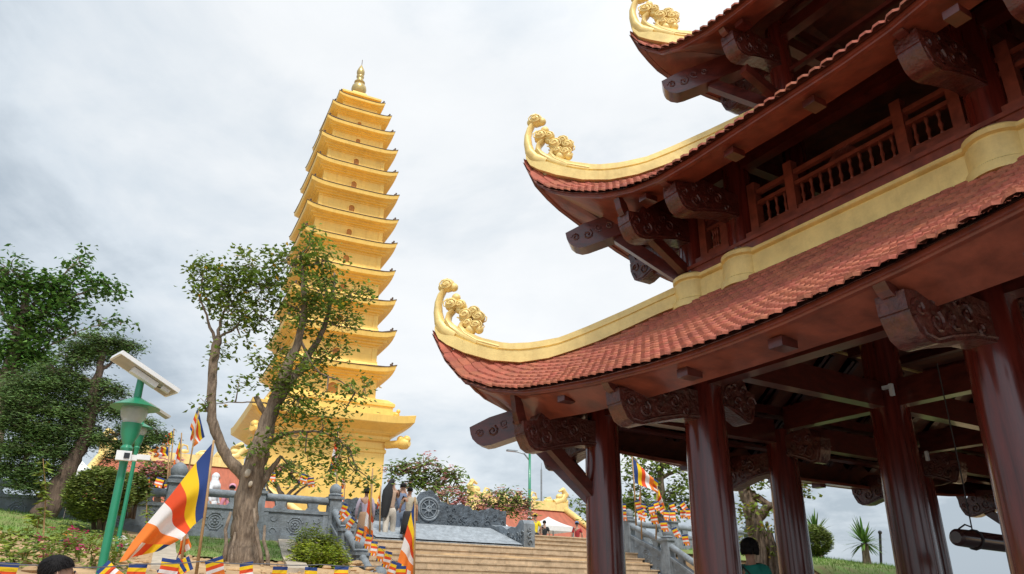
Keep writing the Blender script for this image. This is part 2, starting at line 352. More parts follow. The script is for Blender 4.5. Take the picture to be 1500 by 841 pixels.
    for under,eb,sp in subs:
        under.build('ceiling_board',CEIL,roof); eb.build('eave_board',EAVE,roof,smooth=True,sharp=30); sp.build('soffit_plank',PLANK,roof,smooth=True,sharp=30)
    # hip ridges with horns
    din=TIPD-off_in if not ridge else TIPD+min(hx,hy)-.05
    for sx in(-1,1):
        for sy in(-1,1):
            dg=Vector((-sx,-sy,0)); tip=Vector((CX+sx*(hx+TIPD),CY+sy*(hy+TIPD),0)); nn=Vector((sx,-sy,0)).normalized()
            mb=MB(); K=26; prof=None
            for i in range(K+1):
                d=din*i/K
                zl=hipz(d)
                h=(interp(d,*HUP)-interp(d,*HIP)) if d<2.6 else .3
                h=max(.24,min(h,.4))*lerp(.35,1,smooth(.0,.35,d))
                w=.125*lerp(.55,1,smooth(0,.4,d)); c=tip+dg*max(d,.05)
                pr=[(-w,-.015),(w,-.015),(w,h*.52),(w*.72,h*.56),(w*.72,h*.62),(w*.9,h*.66),(w*.84,h),(-w*.84,h),(-w*.9,h*.66),(-w*.72,h*.62),(-w*.72,h*.56),(-w,h*.52)]
                for u,v in pr: mb.v.append(c+nn*u+Vector((0,0,zl+v)))
            q=len(pr)
            for i in range(K):
                for k in range(q): mb.f.append([i*q+k,i*q+(k+1)%q,(i+1)*q+(k+1)%q,(i+1)*q+k]); mb.mi.append(0)
            mb.f+= [list(range(q))[::-1],[K*q+k for k in range(q)]]; mb.mi+=[0,0]
            rg=mb.build('hip_ridge',GOLD,roof,smooth=True,sharp=28)
            def P(d,z): return tip+dg*d+Vector((0,0,tipz+z))
            hb=MB()
            hb.tube([P(*p) for p in [(.30,-.12),(.16,-.02),(.09,.13),(.065,.3),(.062,.45),(.085,.58),(.125,.68)]],[(.12,.13),(.115,.11),(.11,.085),(.105,.07),(.1,.058),(.09,.05),(.08,.04)],10,flat=nn)
            hb.tube([P(*p) for p in [(.55,-.26),(.36,-.12),(.24,.02),(.185,.14),(.2,.25),(.25,.32)]],[(.12,.1),(.118,.09),(.112,.07),(.105,.05),(.1,.042),(.085,.035)],10,flat=nn)
            hb.tube([P(*p) for p in [(.8,-.36),(.55,-.24),(.4,-.1),(.34,.02),(.37,.1)]],[(.12,.08),(.118,.08),(.112,.06),(.105,.05),(.1,.045)],10,flat=nn)
            hb.build('horn',GOLD,rg,smooth=True,sharp=50)
            cb=MB()
            def cl(d,z,r,spi=True):
                r*=1.16; cb.ball(P(d,z),r,(1,1,1),14,9)
                if not spi: return
                for sg in(-1,1):
                    pts=[]
                    for t in range(17):
                        rho=r*.86*(1-t/17.5); ph=2.1*2*math.pi*t/17+d*9; hgt=math.sqrt(max(0,r*r-rho*rho))
                        pts.append(P(d,z)+dg*rho*math.cos(ph)+Vector((0,0,rho*math.sin(ph)))+nn*sg*hgt)
                    cb.tube(pts,[r*.10]*17,5)
            cl(.165,.755,.098); cl(.095,.725,.055,False); cl(.235,.715,.062,False)
            cl(.225,.42,.10); cl(.27,.53,.062,False); cl(.325,.40,.08); cl(.31,.32,.055,False)
            cl(.395,.22,.10); cl(.485,.27,.085); cl(.545,.17,.088); cl(.42,.09,.078); cl(.52,.04,.085); cl(.455,-.03,.075,False); cl(.55,-.03,.062,False)
            cb.build('cloud_scroll',GOLD,rg,smooth=True)
    return roof
level.side_pts=[]
H1=(3.68,5.52); H2=(2.65,4.5); H3=(1.51,3.35)
roof1=level(*H1,2.21,E1,-.82,3.95)
sp1=level.side_pts[:]; level.side_pts=[]
# rafters of the lowest roof, seen from inside
for pt,Ls,qend,c0,a,n,ze,sp in sp1:
    k=int(Ls/.62)
    for i in range(k):
        s=Ls*(i+.5)/k; q1=qend(s)
        if q1<1.2: continue
        mb=MB(); mb.beam(pt(s,.55,-.10),pt(s,q1-.02,-.10),.085,.11); mb.build('rafter',WOODH,roof1)
# purlins under rafters
for dd,zz in ((.75,2.62),(-.3,3.42)):
    x0,x1,y0,y1=CX-3.68-dd,CX+3.68+dd,CY-5.52-dd,CY+5.52+dd
    for p,q in (((x0,y0),(x1,y0)),((x0,y1),(x1,y1)),((x0,y0),(x0,y1)),((x1,y0),(x1,y1))):
        mb=MB(); mb.tube([(p[0],p[1],zz-.12),(q[0],q[1],zz-.12)],.065,8); mb.build('purlin',WOODH,roof1)
roof2=level(*H2,5.12,E2,-.82,6.87,pl=(.10,.75)); sp2=level.side_pts[:]; level.side_pts=[]
setT(1.68)
roof3=level(*H3,8.21,E3,0,0,ridge=True,pl=(.06,.6)); sp3=level.side_pts[:]; level.side_pts=[]
mb=MB(); mb.box((CX,CY,10.75),(.3,4.0,.5)); mb.build('main_ridge',GOLD,roof3)
# dentils (short rafter ends between the brackets)
def dentils(spd,n_front,n_side,roof):
    for idx,(pt,Ls,qend,c0,a,n,ze,sp) in enumerate(spd):
        for s in (n_front if idx%2==0 else n_side):
            d=min(s,Ls-s); z=ze(s)-.135
            c=c0+a*s+n*(plan_off(d)-.31)+Vector((0,0,z)); rz=math.atan2(a.y,a.x)
            mb=MB(); mb.box(c,(.15,.2,.085),rz); mb.build('dentil',WOODH,roof)
def fr(h,xs): return [h+TIPD+x for x in xs]
setT(1.86)
dentils(sp1,fr(3.68,[-2.7,-.58,.58,2.7]),fr(5.52,[-4.3,-2.75,-.6,.6,2.75,4.3]),roof1)
dentils(sp2,fr(2.65,[-2.15,-.58,.58,2.15]),fr(4.5,[-3.2,-1,1,3.2]),roof2)
setT(1.68)
dentils(sp3,fr(1.51,[-1.25,-.5,.5,1.25]),fr(3.35,[-2.4,-.9,.9,2.4]),roof3)
# brackets storey 1
Y0,Y1=YS[0],YS[-1]; X0,X1=XS[0],XS[-1]
def rise(ET,k,z0,zt,t): return z0+interp(t+k,*ET)-.13-zt
for i,x in enumerate(XS): 
    r_=rise(E1,0 if i in(0,3) else 2.0,2.21,2.08,1.86); bracket(x,Y0,0,-1,2.08,rise=r_); bracket(x,Y1,0,1,2.08,rise=r_)
for i,y in enumerate(YS):
    r_=rise(E1,0 if i in(0,3) else 3.68,2.21,2.08,1.86); bracket(X0,y,-1,0,2.08,rise=r_); bracket(X1,y,1,0,2.08,rise=r_)
for y in YS[1:3]: bracket(X0,y,1,0,2.30,L=.85,inward=True); bracket(X1,y,-1,0,2.3,L=.85,inward=True)
for x in XS[1:3]: bracket(x,Y0,0,1,2.30,L=.75,inward=True); bracket(x,Y1,0,-1,2.30,L=.75,inward=True)
def corner(hx,hy,zt,zs,L=1.95,st=1.0):
    for sx in(-1,1):
        for sy in(-1,1):
            x,y=CX+sx*hx,CY+sy*hy; n=Vector((sx,sy,0)).normalized(); Zv=Vector((0,0,1)); mb=MB()
            P=[(.1,.36),(.1,-.06),(.8,-.03),(1.2,-.02),(L-.30,-.01),(L-.2,.01),(L-.1,.08),(L-.03,.17),(L,.25),(L+.02,.36),(L-.28,.40),(1.2,.38)]
            P=[(u,v+.32*(L-.25-u)) for u,v in P]
            mb.prism(P,Vector((x,y,zt)),n,Zv,.27); mb.cur=1
            for sg in(-1,1):
                cv=mb; sd=n.cross(Zv)*sg*.137
                for u,v,r,ph in ((L-.14,.18,.07,0),(L-.33,.21,.085,2),(L-.5,.31,.07,4),(L-.66,.33,.06,1)):
                    cv.tube([Vector((x,y,zt))+sd+n*(u+r*(1-t/12)*math.cos(ph+3.2*math.pi*t/12))+Zv*(v+r*(1-t/12)*math.sin(ph+3.2*math.pi*t/12)) for t in range(11)],.015,5)
            mb.build('hip_beam',[WOODH,CARV],pav,smooth=True,sharp=38)
            strut((x+sx*.1,y+sy*.1,zs),(x+sx*.78,y+sy*.78,zt+.16),.14,.17)
            strut((x,y+sy*.2,zs+.12),(x,y+sy*.9,zt-.10)); strut((x+sx*.2,y,zs+.12),(x+sx*.9,y,zt-.10))
corner(*H1,2.02,1.22,L=1.89)
# ---- gold band with collars
def gold_band(h,z0,z1,colr,cols):
    mb=MB(); hx,hy=h[0]+.17,h[1]+.17; hgt=z1-z0
    prof=[(.05,-.05),(.04,.02),(.0,.05),(0,hgt*.70),(-.035,hgt*.73),(-.035,hgt*.79),(0,hgt*.82),(.015,hgt*.86),(.015,hgt*.95),(-.03,hgt),(-.3,hgt)]
    ring=[]
    for o,z in prof: ring.append([Vector((CX+sx*(hx+o),CY+sy*(hy+o),z0+z)) for sx,sy in((-1,-1),(1,-1),(1,1),(-1,1))])
    b=len(mb.v)
    for r in ring: mb.v+=r
    for i in range(len(prof)-1):
        for k in range(4): mb.f.append([i*4+k,i*4+(k+1)%4,i*4+4+(k+1)%4,i*4+4+k]); mb.mi.append(0)
    gb=mb.build('gold_band',GOLD,pav,smooth=True,sharp=30)
    for x,y in cols:
        mb=MB(); mb.lathe([(colr+.05,-.06),(colr+.04,.04),(colr,.07),(colr,hgt*.72),(colr-.03,hgt*.76),(colr-.03,hgt*.81),(colr+.01,hgt*.85),(colr+.01,hgt*.98),(colr-.04,hgt+.03),(colr*.3,hgt+.03)],(x,y,z0),24); mb.build('collar',GOLD,gb,smooth=True,sharp=35)
X2=[CX-2.65,XS[1],XS[2],CX+2.65]; Y2=[CY-4.5,YS[1],YS[2],CY+4.5]
ring2=[(x,y) for x in X2 for y in Y2 if x in(X2[0],X2[-1]) or y in(Y2[0],Y2[-1])]
gold_band(H2,3.93,4.36,.315,ring2)
for x,y in ring2: column(x,y,4.2,5.85,.195)
X3=[CX-1.51,CX+1.51]; Y3=[CY-3.35,CY-1.1,CY+1.1,CY+3.35]
ring3=[(x,y) for x in X3 for y in Y3]
for x,y in ring3: column(x,y,7.0,8.75,.18)
for x,y in ring3: column(x,y,4.2,7.0,.18)
NB=[0]
def railing(p,q,n,bal=True):
    p=Vector(p);q=Vector(q); d=(q-p).normalized(); nn=Vector((-d.y,d.x,0)); r=None
    mb=MB()
    mb.beam(p+Vector((0,0,4.40)),q+Vector((0,0,4.40)),.34,.10); mb.beam(p+Vector((0,0,4.475)),q+Vector((0,0,4.475)),.40,.05); mb.beam(p+Vector((0,0,4.555)),q+Vector((0,0,4.555)),.24,.11)
    r=mb.build('railing',RAILW_LIT,pav)
    for z,h in((4.68,.05),(5.03,.05),(5.2,.06)):
        m2=MB(); m2.beam(p+Vector((0,0,z)),q+Vector((0,0,z)),.07,h); m2.build('rail',RAILW_LIT,r)
    for s in (p,q):
        m2=MB(); e=s+d*(.28 if s is p else -.28); m2.box(e+Vector((0,0,4.98)),(.13,.13,.74),math.atan2(d.y,d.x)); m2.build('post',RAILW_LIT,r)
    Lr=(q-p).length-.7; 
    if Lr>2.4:
        for f in(.27,.73):
            m2=MB(); m2.box(p+d*((q-p).length*f)+Vector((0,0,4.99)),(.13,.12,.76),math.atan2(d.y,d.x)); m2.build('post',RAILW_LIT,r)
    if bal:
        for i in range(n):
            c=p+d*(.42+(Lr-.14)*(i+.5)/n); m2=MB()
            m2.lathe([(.015,4.70),(.026,4.73),(.014,4.76),(.028,4.83),(.014,4.88),(.017,4.93),(.026,4.96),(.016,5.01)],(c.x,c.y,0),8); m2.build('baluster',RAILW_LIT,r,smooth=True)
            NB[0]+=1
    m2=MB(); c=(p+q)/2
    m2.prism([(-.22,5.06),(.22,5.06),(.1,5.17),(-.1,5.17)],Vector((c.x,c.y,0)),d,(0,0,1),.03); m2.build('rail_carving',CARV,r)
for i in range(3):
    nb=18 if i==1 else 3
    railing((X2[i],Y2[0],0),(X2[i+1],Y2[0],0),nb); railing((X2[i+1],Y2[-1],0),(X2[i],Y2[-1],0),nb//2)
    nb=12 if i==1 else 9
    railing((X2[0],Y2[i+1],0),(X2[0],Y2[i],0),nb); railing((X2[-1],Y2[i],0),(X2[-1],Y2[i+1],0),nb//2)
def ringbeams(X,Y,z,w,h):
    for y in(Y[0],Y[-1]): beam((X[0]-.05,y,z),(X[-1]+.05,y,z),w,h)
    for x in(X[0],X[-1]): beam((x,Y[0]-.05,z),(x,Y[-1]+.05,z),w*.98,h*.98)
ringbeams(X2,Y2,5.76,.17,.22); ringbeams(X2,Y2,6.02,.2,.16)
for x in X2[1:3]: beam((x,Y2[0],5.95),(x,Y2[-1],5.95),.15,.2)
for y in Y2[1:3]: beam((X2[0],y,5.93),(X2[-1],y,5.93),.15,.2)
mb=MB(); mb.box((CX,CY,6.75),(3.6,7.4,.08)); mb.build('upper_floor',CEIL,pav)
ringbeams(X3,Y3,8.5,.17,.22); ringbeams(X3,Y3,7.1,.3,.3); ringbeams(X3,Y3,8.8,.2,.16); ringbeams(X3,Y3,7.75,.08,.07)
mb=MB(); mb.box((CX,CY,9.0),(2.9,6.6,.06)); mb.build('upper_floor',CEIL,pav)
# screen walls of dark timber behind the top storey posts
for i,x in enumerate(X2):
    r_=rise(E2,0 if i in(0,3) else .97,5.12,5.02,1.86); bracket(x,Y2[0],0,-1,5.02,L=1.30,rise=r_); bracket(x,Y2[-1],0,1,5.02,L=1.30,rise=r_)
for i,y in enumerate(Y2):
    r_=rise(E2,0 if i in(0,3) else 2.66,5.12,5.02,1.86); bracket(X2[0],y,-1,0,5.02,L=1.30,rise=r_); bracket(X2[-1],y,1,0,5.02,L=1.30,rise=r_)
corner(*H2,5.01,4.35,L=1.88)
for x in X3: bracket(x,Y3[0],0,-1,7.98,L=1.18,rise=.08); bracket(x,Y3[-1],0,1,7.98,L=1.18,rise=.08)
for y in Y3: bracket(X3[0],y,-1,0,7.98,L=1.18,rise=.08); bracket(X3[-1],y,1,0,7.98,L=1.18,rise=.08)
corner(*H3,7.62,7.15,L=1.86)
# plinth
mb=MB(); mb.box((CX,CY,-1.075),(9.4,13.1,.25)); mb.box((CX,CY,-1.26),(10.2,13.9,.12)); mb.build('plinth',PAVE,pav)
# striker log on its rope + fixtures
lg=thing('bell_striker','black lacquered striker log slung level from a rope inside the pavilion','bell striker',(CX,9.4,.62))
mb=MB(); mb.tube([(CX-.03,8.28,.66),(CX-.03,8.31,.66),(CX-.03,8.5,.655),(CX-.03,10.6,.60)],[.06,.088,.092,.092],18); mb.build('log',BALL,lg,smooth=True,sharp=40)
for y in(8.62,10.2):
    mb=MB(); mb.tube([(CX-.03+.1*math.cos(t),y,.65+.1*math.sin(t)) for t in [k*math.pi/6 for k in range(13)]],.012,6); mb.tube([(CX-.03,y-.25,.75),(CX-.03,y-.12,.80),(CX-.03,y,.78)],.009,6); mb.tube([(CX-.03,y,.76),(CX-.028,y+.01,1.3),(CX-.03,y,2.62)],.008,6); mb.build('rope',ROPE,lg)
for (px,py,y,nm) in((1306,571,9.84,'white tee junction box high on the pavilion inner post'),(1358,668,13.54,'small white wall box on a far pavilion post')):
    r=ray(px,py); p=r*(y/r.y); mb=MB(); mb.box(p,(.05,.05,.17)); 
    if py<600: mb.box(p+Vector((-.08,0,.05)),(.1,.045,.05))
    o=mb.build('junction_box',WHITE,None,origin=p); tag(o,nm,'junction box')
# ================================================================== PAGODA
SC=1.5; yawp=R_(85.25); azp=R_(-14.25)
PC=Vector((-math.sin(YA-azp),math.cos(YA-azp),0))*50*SC
TERR=1.75
pg=thing('pagoda','tall thirteen-storey golden pagoda with upturned eaves rising behind the tree','pagoda',(PC.x,PC.y,TERR))
TW=[1.76,2.23,2.52,2.79,2.92,3.1,3.18,3.22,3.25,3.43,3.58,3.73]
TZ=[34.83,33.51,32.01,30.32,28.43,26.48,24.48,22.65,20.55,18.38,16.18,13.78]
ROTP=Matrix.Rotation(yawp,3,'Z')
def pp(x,y,z):
    lean=(z-30)*.006
    v=ROTP@Vector((x+lean,y,0)); return Vector((PC.x+v.x,PC.y+v.y,z))
def sqring(mb,prof,curve=None,n=1):
    # prof: list of (half width, z); square rings, each side split in n pieces so that tips can lift
    rings=[]
    for w,z,l in prof:
        ring=[]
        for k in range(4):
            for i in range(n):
                f=-1+2*i/n
                x,y=[(f,-1),(1,f),(-f,1),(-1,-f)][k]
                lift=l*(.25*abs(f)**2.5+.75*abs(f)**7)
                wv=w*(1+.0*l)
                ring.append(pp(x*wv,y*wv,z+lift))
        rings.append(ring)
    o=len(mb.v); m_=4*n
    for r in rings: mb.v+=r
    for i in range(len(rings)-1):
        for k in range(m_): mb.f.append([o+i*m_+k,o+i*m_+(k+1)%m_,o+(i+1)*m_+(k+1)%m_,o+(i+1)*m_+k]); mb.mi.append(mb.cur)
    mb.f.append([o+k for k in range(m_)][::-1]); mb.f.append([o+(len(rings)-1)*m_+k for k in range(m_)]); mb.mi+=[mb.cur]*2
def niche(st,w,zc,hw,hh):
    # arched window on each side, recess box + frame strip, set 4 cm proud
    for k in range(4):
        mb_f=MB(); mb_r=MB()
        def q(u,v,o): 
            x,y=[(u,-w-o),(w+o,u),(-u,w+o),(-w-o,-u)][k]; return pp(x,y,zc+v)
        arc=[(-hw,-hh),(-hw,hh*.2)]+[(-hw*math.cos(t),hh*.2+hw*math.sin(t)) for t in [math.pi*i/8 for i in range(1,8)]]+[(hw,hh*.2),(hw,-hh)]
        o=len(mb_r.v); mb_r.v+=[q(u,v,.012) for u,v in arc]; mb_r.f.append(list(range(o,o+len(arc)))); mb_r.mi.append(0)
        for i in range(len(arc)-1):
            (u0,v0),(u1,v1)=arc[i],arc[i+1]; g=1.28
            a=[q(u0,v0,.10),q(u1,v1,.10),q(u1*g,v1*g if v1>0 else v1,.10),q(u0*g,v0*g if v0>0 else v0,.10)]
            b=[q(u0,v0,.0),q(u1,v1,.0),q(u1*g,v1*g if v1>0 else v1,.0),q(u0*g,v0*g if v0>0 else v0,.0)]
            mb_f.hexa(a,b)
        nf=mb_f.build('niche_frame',PGOLD,st); mb_r.build('niche_recess',WIND,nf)
animals=[]
for i,(w,z) in enumerate(zip(TW,TZ)):
    w*=SC; z*=SC; zb=(TZ[i+1]*SC if i<11 else 17.0)
    wn=TW[i+1]*SC if i<11 else w*1.02
    hst=z-zb; ww=w*.735
    # storey wall
    mb=MB(); sqring(mb,[(wn*.76,zb-.1,0),(ww*1.03,zb+.1*hst,0),(ww*1.03,zb+.15*hst,0),(ww,zb+.16*hst,0),(ww,z-.27*hst,0)]); 
    st=mb.build('storey',PGOLD,pg)
    for x,y in((-1,-1),(1,-1),(1,1),(-1,1)):
        m2=MB(); a=pp(x*ww*.95,y*ww*.95,zb+.3); m2.beam(a,a+Vector((0,0,hst-1.0)),ww*.13,ww*.13,(math.cos(yawp),math.sin(yawp),0)); m2.build('corner_pilaster',PGOLD,st)
    # corbelled eave
    kq=hst/2.9 if i<11 else 1.1; lf=.40*kq; th=.42*kq; ch=.52*kq
    prof=[(ww+.02,z-lf-th-ch,0)]
    for k in range(3):
        f0=.12+.30*k; f1=.42+.28*k; zz=z-lf-th-ch+ch*k/3
        prof+=[(lerp(ww,w*.93,f0),zz+.01,lf*.2*f0),(lerp(ww,w*.93,f0),zz+ch/3-.01,lf*.25*f0)]
    prof+=[(w*.955,z-lf-th+.0,lf*.8),(w*.985,z-lf-th+.03,lf*.95),(w,z-lf-.02,lf),(w*.985,z-lf+.01,lf),(w*.80,z-lf+.32,lf*.1),(ww*.98,z-lf+.55,0)]
    mb=MB(); sqring(mb,prof,n=14); ev=mb.build('eave',PGOLD,pg)
    mb=MB(); sqring(mb,[(w*1.004,z-lf-.0,lf),(w*1.01,z-lf+.02,lf),(w*1.01,z-lf+.065,lf),(w*.985,z-lf+.07,lf)],n=14); mb.build('eave_trim',PDARK,ev)
    for sx,sy in((-1,-1),(1,-1),(1,1),(-1,1)):
        m2=MB(); a=pp(sx*w*.93,sy*w*.93,z-.05); m2.ball(a+Vector((0,0,.12)),.16,(1,1,.9),6,5); m2.ball(a+Vector((.05,.05,.3)),.10,(1,1,1),6,5); m2.ball(a+Vector((-.12,-.08,.2)),.07,(1,1,1.3),5,4); m2.build('roof_beast',PDARK,ev,smooth=True)
    hh=.12*hst
    zc=zb+(.42*hst/1.55 if i<11 else 1.0); niche(st,ww*(1.0),zc,.10*hst if i<11 else .5,hh if i<11 else .62)
# lotus pedestal, wide base roof and base body
bw=4.9*SC; bz=10.38*SC
mb=MB(); sqring(mb,[(bw*.80,bz-.1,0),(bw*.8,bz+.5,0),(bw*.76,bz+.55,0),(bw*.76,bz+.95,0),(bw*.78,bz+1.0,0),(bw*.78,bz+1.25,0),(bw*.7,bz+1.7,0)]); mb.build('pedestal',PGOLD,pg)
mb=MB(); sqring(mb,[(bw*.74,bz-2.3,0),(bw*.76,bz-2.1,0),(bw*.76,bz-1.85,0),(bw*.80,bz-1.7,0),(bw*.83,bz-1.45,0),(bw*.985,bz-.95,.28),(bw*.99,bz-.9,.28),(bw,bz-.25,.28),(bw*.985,bz-.22,.28),(bw*.8,bz+.1,0)],n=14); br_=mb.build('base_roof',PGOLD,pg)
mb=MB(); sqring(mb,[(bw*.73,TERR,0),(bw*.73,TERR+.8,0),(bw*.71,TERR+.9,0),(bw*.71,bz-3.4,0),(bw*.725,bz-3.3,0),(bw*.725,bz-3.05,0),(bw*.71,bz-2.95,0),(bw*.71,bz-2.2,0)]); BODY=mb
for sx,sy in((-1,-1),(1,-1),(1,1),(-1,1)):
    m2=MB(); a=pp(sx*bw*.72,sy*bw*.72,bz-2.55); b=pp(sx*bw*.92,sy*bw*.92,bz-2.5); d=(b-a).normalized()
    m2.tube([a,a.lerp(b,.55),a.lerp(b,.75),b,b+d*.3],[.36,.36,.55,.55,.3],10); m2.ball(b+Vector((0,0,.35)),.38); m2.ball(a.lerp(b,.7)+Vector((0,0,.4)),.34); m2.build('corner_beam',PGOLD,br_,smooth=True,sharp=50)
    m2=MB(); a=pp(sx*bw*.8,sy*bw*.8,bz+.25); m2.ball(a,.3,(1,1,.8)); m2.ball(a+Vector((.15,.1,.3)),.2); m2.ball(a+Vector((-.25,-.1,.2)),.13); m2.build('roof_beast',PGOLD,br_,smooth=True)
for k in range(4):      # round relief with cloud scrolls and corner pilasters on the base body
    m2=BODY; w_=bw*.71
    def q(u,v,o): x,y=[(u,-w_-o),(w_+o,u),(-u,w_+o),(-w_-o,-u)][k]; return pp(x,y,v)
    for rr,tw in((1.5,.12),(1.1,.08)): m2.tube([q(rr*math.cos(t),5.2+rr*math.sin(t),.03) for t in [math.pi*2*j/24 for j in range(25)]],tw,6)
    for j in range(10):
        a0=j*2.39; c=(.75*math.cos(a0)*(j%3)/2,5.2+.75*math.sin(a0)*(j%3)/2)
        m2.tube([q(c[0]+.3*(1-t/10)*math.cos(a0+t*.55),c[1]+.3*(1-t/10)*math.sin(a0+t*.55),.03) for t in range(9)],.07,5)
BODY.build('base_body',PGOLD,pg,smooth=True,sharp=30)
# cap and finial
zt=34.83*SC; wt=1.76*SC
mb=MB(); sqring(mb,[(wt*.72,zt-.2,0),(wt*.74,zt+.35,0),(wt*.86,zt+.4,0),(wt*.86,zt+.62,0),(wt*.55,zt+1.1,0),(wt*.34,zt+1.6,0),(wt*.3,zt+1.9,0)]); mb.build('cap_roof',PGOLD,pg)
mb=MB(); c=pp(0,0,0); z0_=zt+1.6
mb.lathe([(.78,0),(.7,.25),(.62,.4),(.8,.75),(.88,1.15),(.82,1.5),(.6,1.85),(.52,1.95),(.62,2.05),(.62,2.2),(.42,2.35),(.36,2.75),(.44,2.9),(.44,3.05),(.36,3.15),(.46,3.45),(.46,3.75),(.34,4.1),(.16,4.5),(.06,4.7)],(pp(0,0,z0_).x,pp(0,0,z0_).y,z0_),20)
fin=mb.build('finial',PTOP,pg,smooth=True,sharp=50)
mb=MB(); mb.tube([pp(0,0,z0_+4.6),pp(0,0,z0_+5.5)],.035,6); mb.build('lightning_rod',PDARK,fin)
# ================================================================== TERRAIN
def gz(x,y):
    left=interp(x,[-400,-60,-20,-17.5,-16,-13.7,-11,-9.3,-8.2,-6.6,-5.2],[1.1,1.1,1.1,1.08,.86,.50,.24,.05,-.45,-1.42,-1.5])
    lift=smooth(2.6,-1.5,y)*interp(x,[-40,-17.5,-13,-10,-8.5,-7],[.30,.34,.27,.18,.05,0])
    zl=left+lift
    mid=-1.30
    right=interp(x,[-400,-30,-20,-16,-12.2,-10.6,-9.5],[1.5,1.5,1.45,1.25,.75,-.3,-1.32])
    far=1-smooth(20,30,y)*.95
    right=lerp(-6,right,far) if y>20 else right
    t1=smooth(4.9,5.45,y); t2=smooth(14.6,15.4,y)
    z=lerp(zl,mid,t1 if x>-17.4 else 0); z=lerp(z,right,t2)
    if y<-14: z=lerp(z,-1.5,smooth(-14,-30,y)*.6)
    if x<-17.4 and y>5: z=min(z,1.0)
    if x>-2: z=min(z,-1.5)
    b=noise.noise(Vector((x*.7,y*.7,0)))*.06+noise.noise(Vector((x*2.3,y*2.3,3)))*.035
    return z+b*(1 if -17<x<-7.5 and y<5 else .4)
def axis(lo,hi,st,far,k):
    a=[lo+st*i for i in range(int((hi-lo)/st)+1)]; e=st
    l=[];x=lo
    while x>-far: e*=k; x-=e; l.append(x)
    r=[];x=a[-1];e=st
    while x<far: e*=k; x+=e; r.append(x)
    return l[::-1]+a+r
xs=axis(-21,-4,.22,1500,1.35); ys=axis(-9,26,.25,1500,1.35)
mb=MB(); ny=len(ys)
for x in xs:
    for y in ys: mb.v.append(Vector((x,y,gz(x,y))))
for i in range(len(xs)-1):
    for j in range(ny-1): mb.f.append([i*ny+j,(i+1)*ny+j,(i+1)*ny+j+1,i*ny+j+1]); mb.mi.append(0)
g=mb.build('ground',SOIL,smooth=True); tag(g,'sandy soil bank sloping up from the plaza to the terrace walls','ground',kind='structure')
def sheet(name,mt,region,dz,st,label,cat,kind='structure'):
    (x0,x1,y0,y1)=region; mb=MB(); nx=max(1,int((x1-x0)/st)); ny_=max(1,int((y1-y0)/st)); ok={}
    for i in range(nx+1):
        for j in range(ny_+1):
            x=lerp(x0,x1,i/nx);y=lerp(y0,y1,j/ny_); mb.v.append(Vector((x,y,gz(x,y)+dz)))
    for i in range(nx):
        for j in range(ny_): mb.f.append([i*(ny_+1)+j,(i+1)*(ny_+1)+j,(i+1)*(ny_+1)+j+1,i*(ny_+1)+j+1]); mb.mi.append(0)
    o=mb.build(name,mt,smooth=True); tag(o,label,cat,kind=kind); return o
def lawn(name,label,inside,region,st=.16,dz=.035):
    x0,x1,y0,y1=region; mb=MB(); idx={}
    nx=int((x1-x0)/st); ny_=int((y1-y0)/st)
    def v(i,j):
        if (i,j) not in idx:
            x=x0+i*st;y=y0+j*st; idx[(i,j)]=len(mb.v); mb.v.append(Vector((x,y,gz(x,y)+dz+.02*noise.noise(Vector((x*4,y*4,0))))))
        return idx[(i,j)]
    for i in range(nx):
        for j in range(ny_):
            x=x0+(i+.5)*st;y=y0+(j+.5)*st
            if inside(x,y): mb.f.append([v(i,j),v(i+1,j),v(i+1,j+1),v(i,j+1)]); mb.mi.append(0)
    o=mb.build(name,LAWN,smooth=True); return tag(o,label,'lawn',kind='structure')
def nz(x,y,s=1): return noise.noise(Vector((x*s,y*s,7)))
inA=lambda x,y: x<-13.9+.6*nz(x,y,.9)+.25*nz(x,y,3) and x>-17.9
inB=lambda x,y: x<-13.9+.5*nz(x,y,1.1) and y<4.25 and x>-17.4
lawn('lawn','green lawn strip under the pine at the foot of the left wall',inA,(-18.0,-12.6,-9,1.35))
lawn('lawn','thin dry lawn beside the trunk of the forked tree',inB,(-17.5,-12.6,1.9,4.3))
inC=lambda x,y: True
lawn('lawn','bright green lawn on the slope beyond the pavilion',inC,(-21,-9.7,15.3,26),st=.25)
def blades(inside,region,n,h,mb):
    x0,x1,y0,y1=region; c=0
    while c<n:
        x=random.uniform(x0,x1);y=random.uniform(y0,y1); c+=1
        if not inside(x,y): continue
        z=gz(x,y)+.02; a=random.uniform(0,6.28); hh=h*random.uniform(.5,1.3); w=.007; lx=random.uniform(-.6,.6)*hh; ly=random.uniform(-.6,.6)*hh
        mb.add([(x-w*math.cos(a),y-w*math.sin(a),z),(x+w*math.cos(a),y+w*math.sin(a),z),(x+lx,y+ly,z+hh)],[(0,1,2)])
mb=MB(); blades(inA,(-18.4,-13.5,-5,1.35),9000,.07,mb); blades(inB,(-18,-12.6,2,4.4),5000,.06,mb); blades(inC,(-18,-9.7,15.5,25),14000,.09,mb)
o=mb.build('grass',GRASS); tag(o,'short green grass growing over the lawns','grass',kind='stuff')
# clods and stones on the bank
mb=MB()
for _ in range(900):
    x=random.uniform(-15,-8.6);y=random.uniform(-5,5)
    if inA(x,y) or (inB(x,y) and y>1.9): continue
    r=random.choice([.015,.02,.03,.05,.08])*random.uniform(.7,1.3); mb.ball((x,y,gz(x,y)+r*.2),r,(random.uniform(.7,1.4),random.uniform(.7,1.4),.6),6,4)
o=mb.build('soil_clods',SOIL); tag(o,'loose clods and pebbles on the sandy bank','soil clods',kind='stuff')
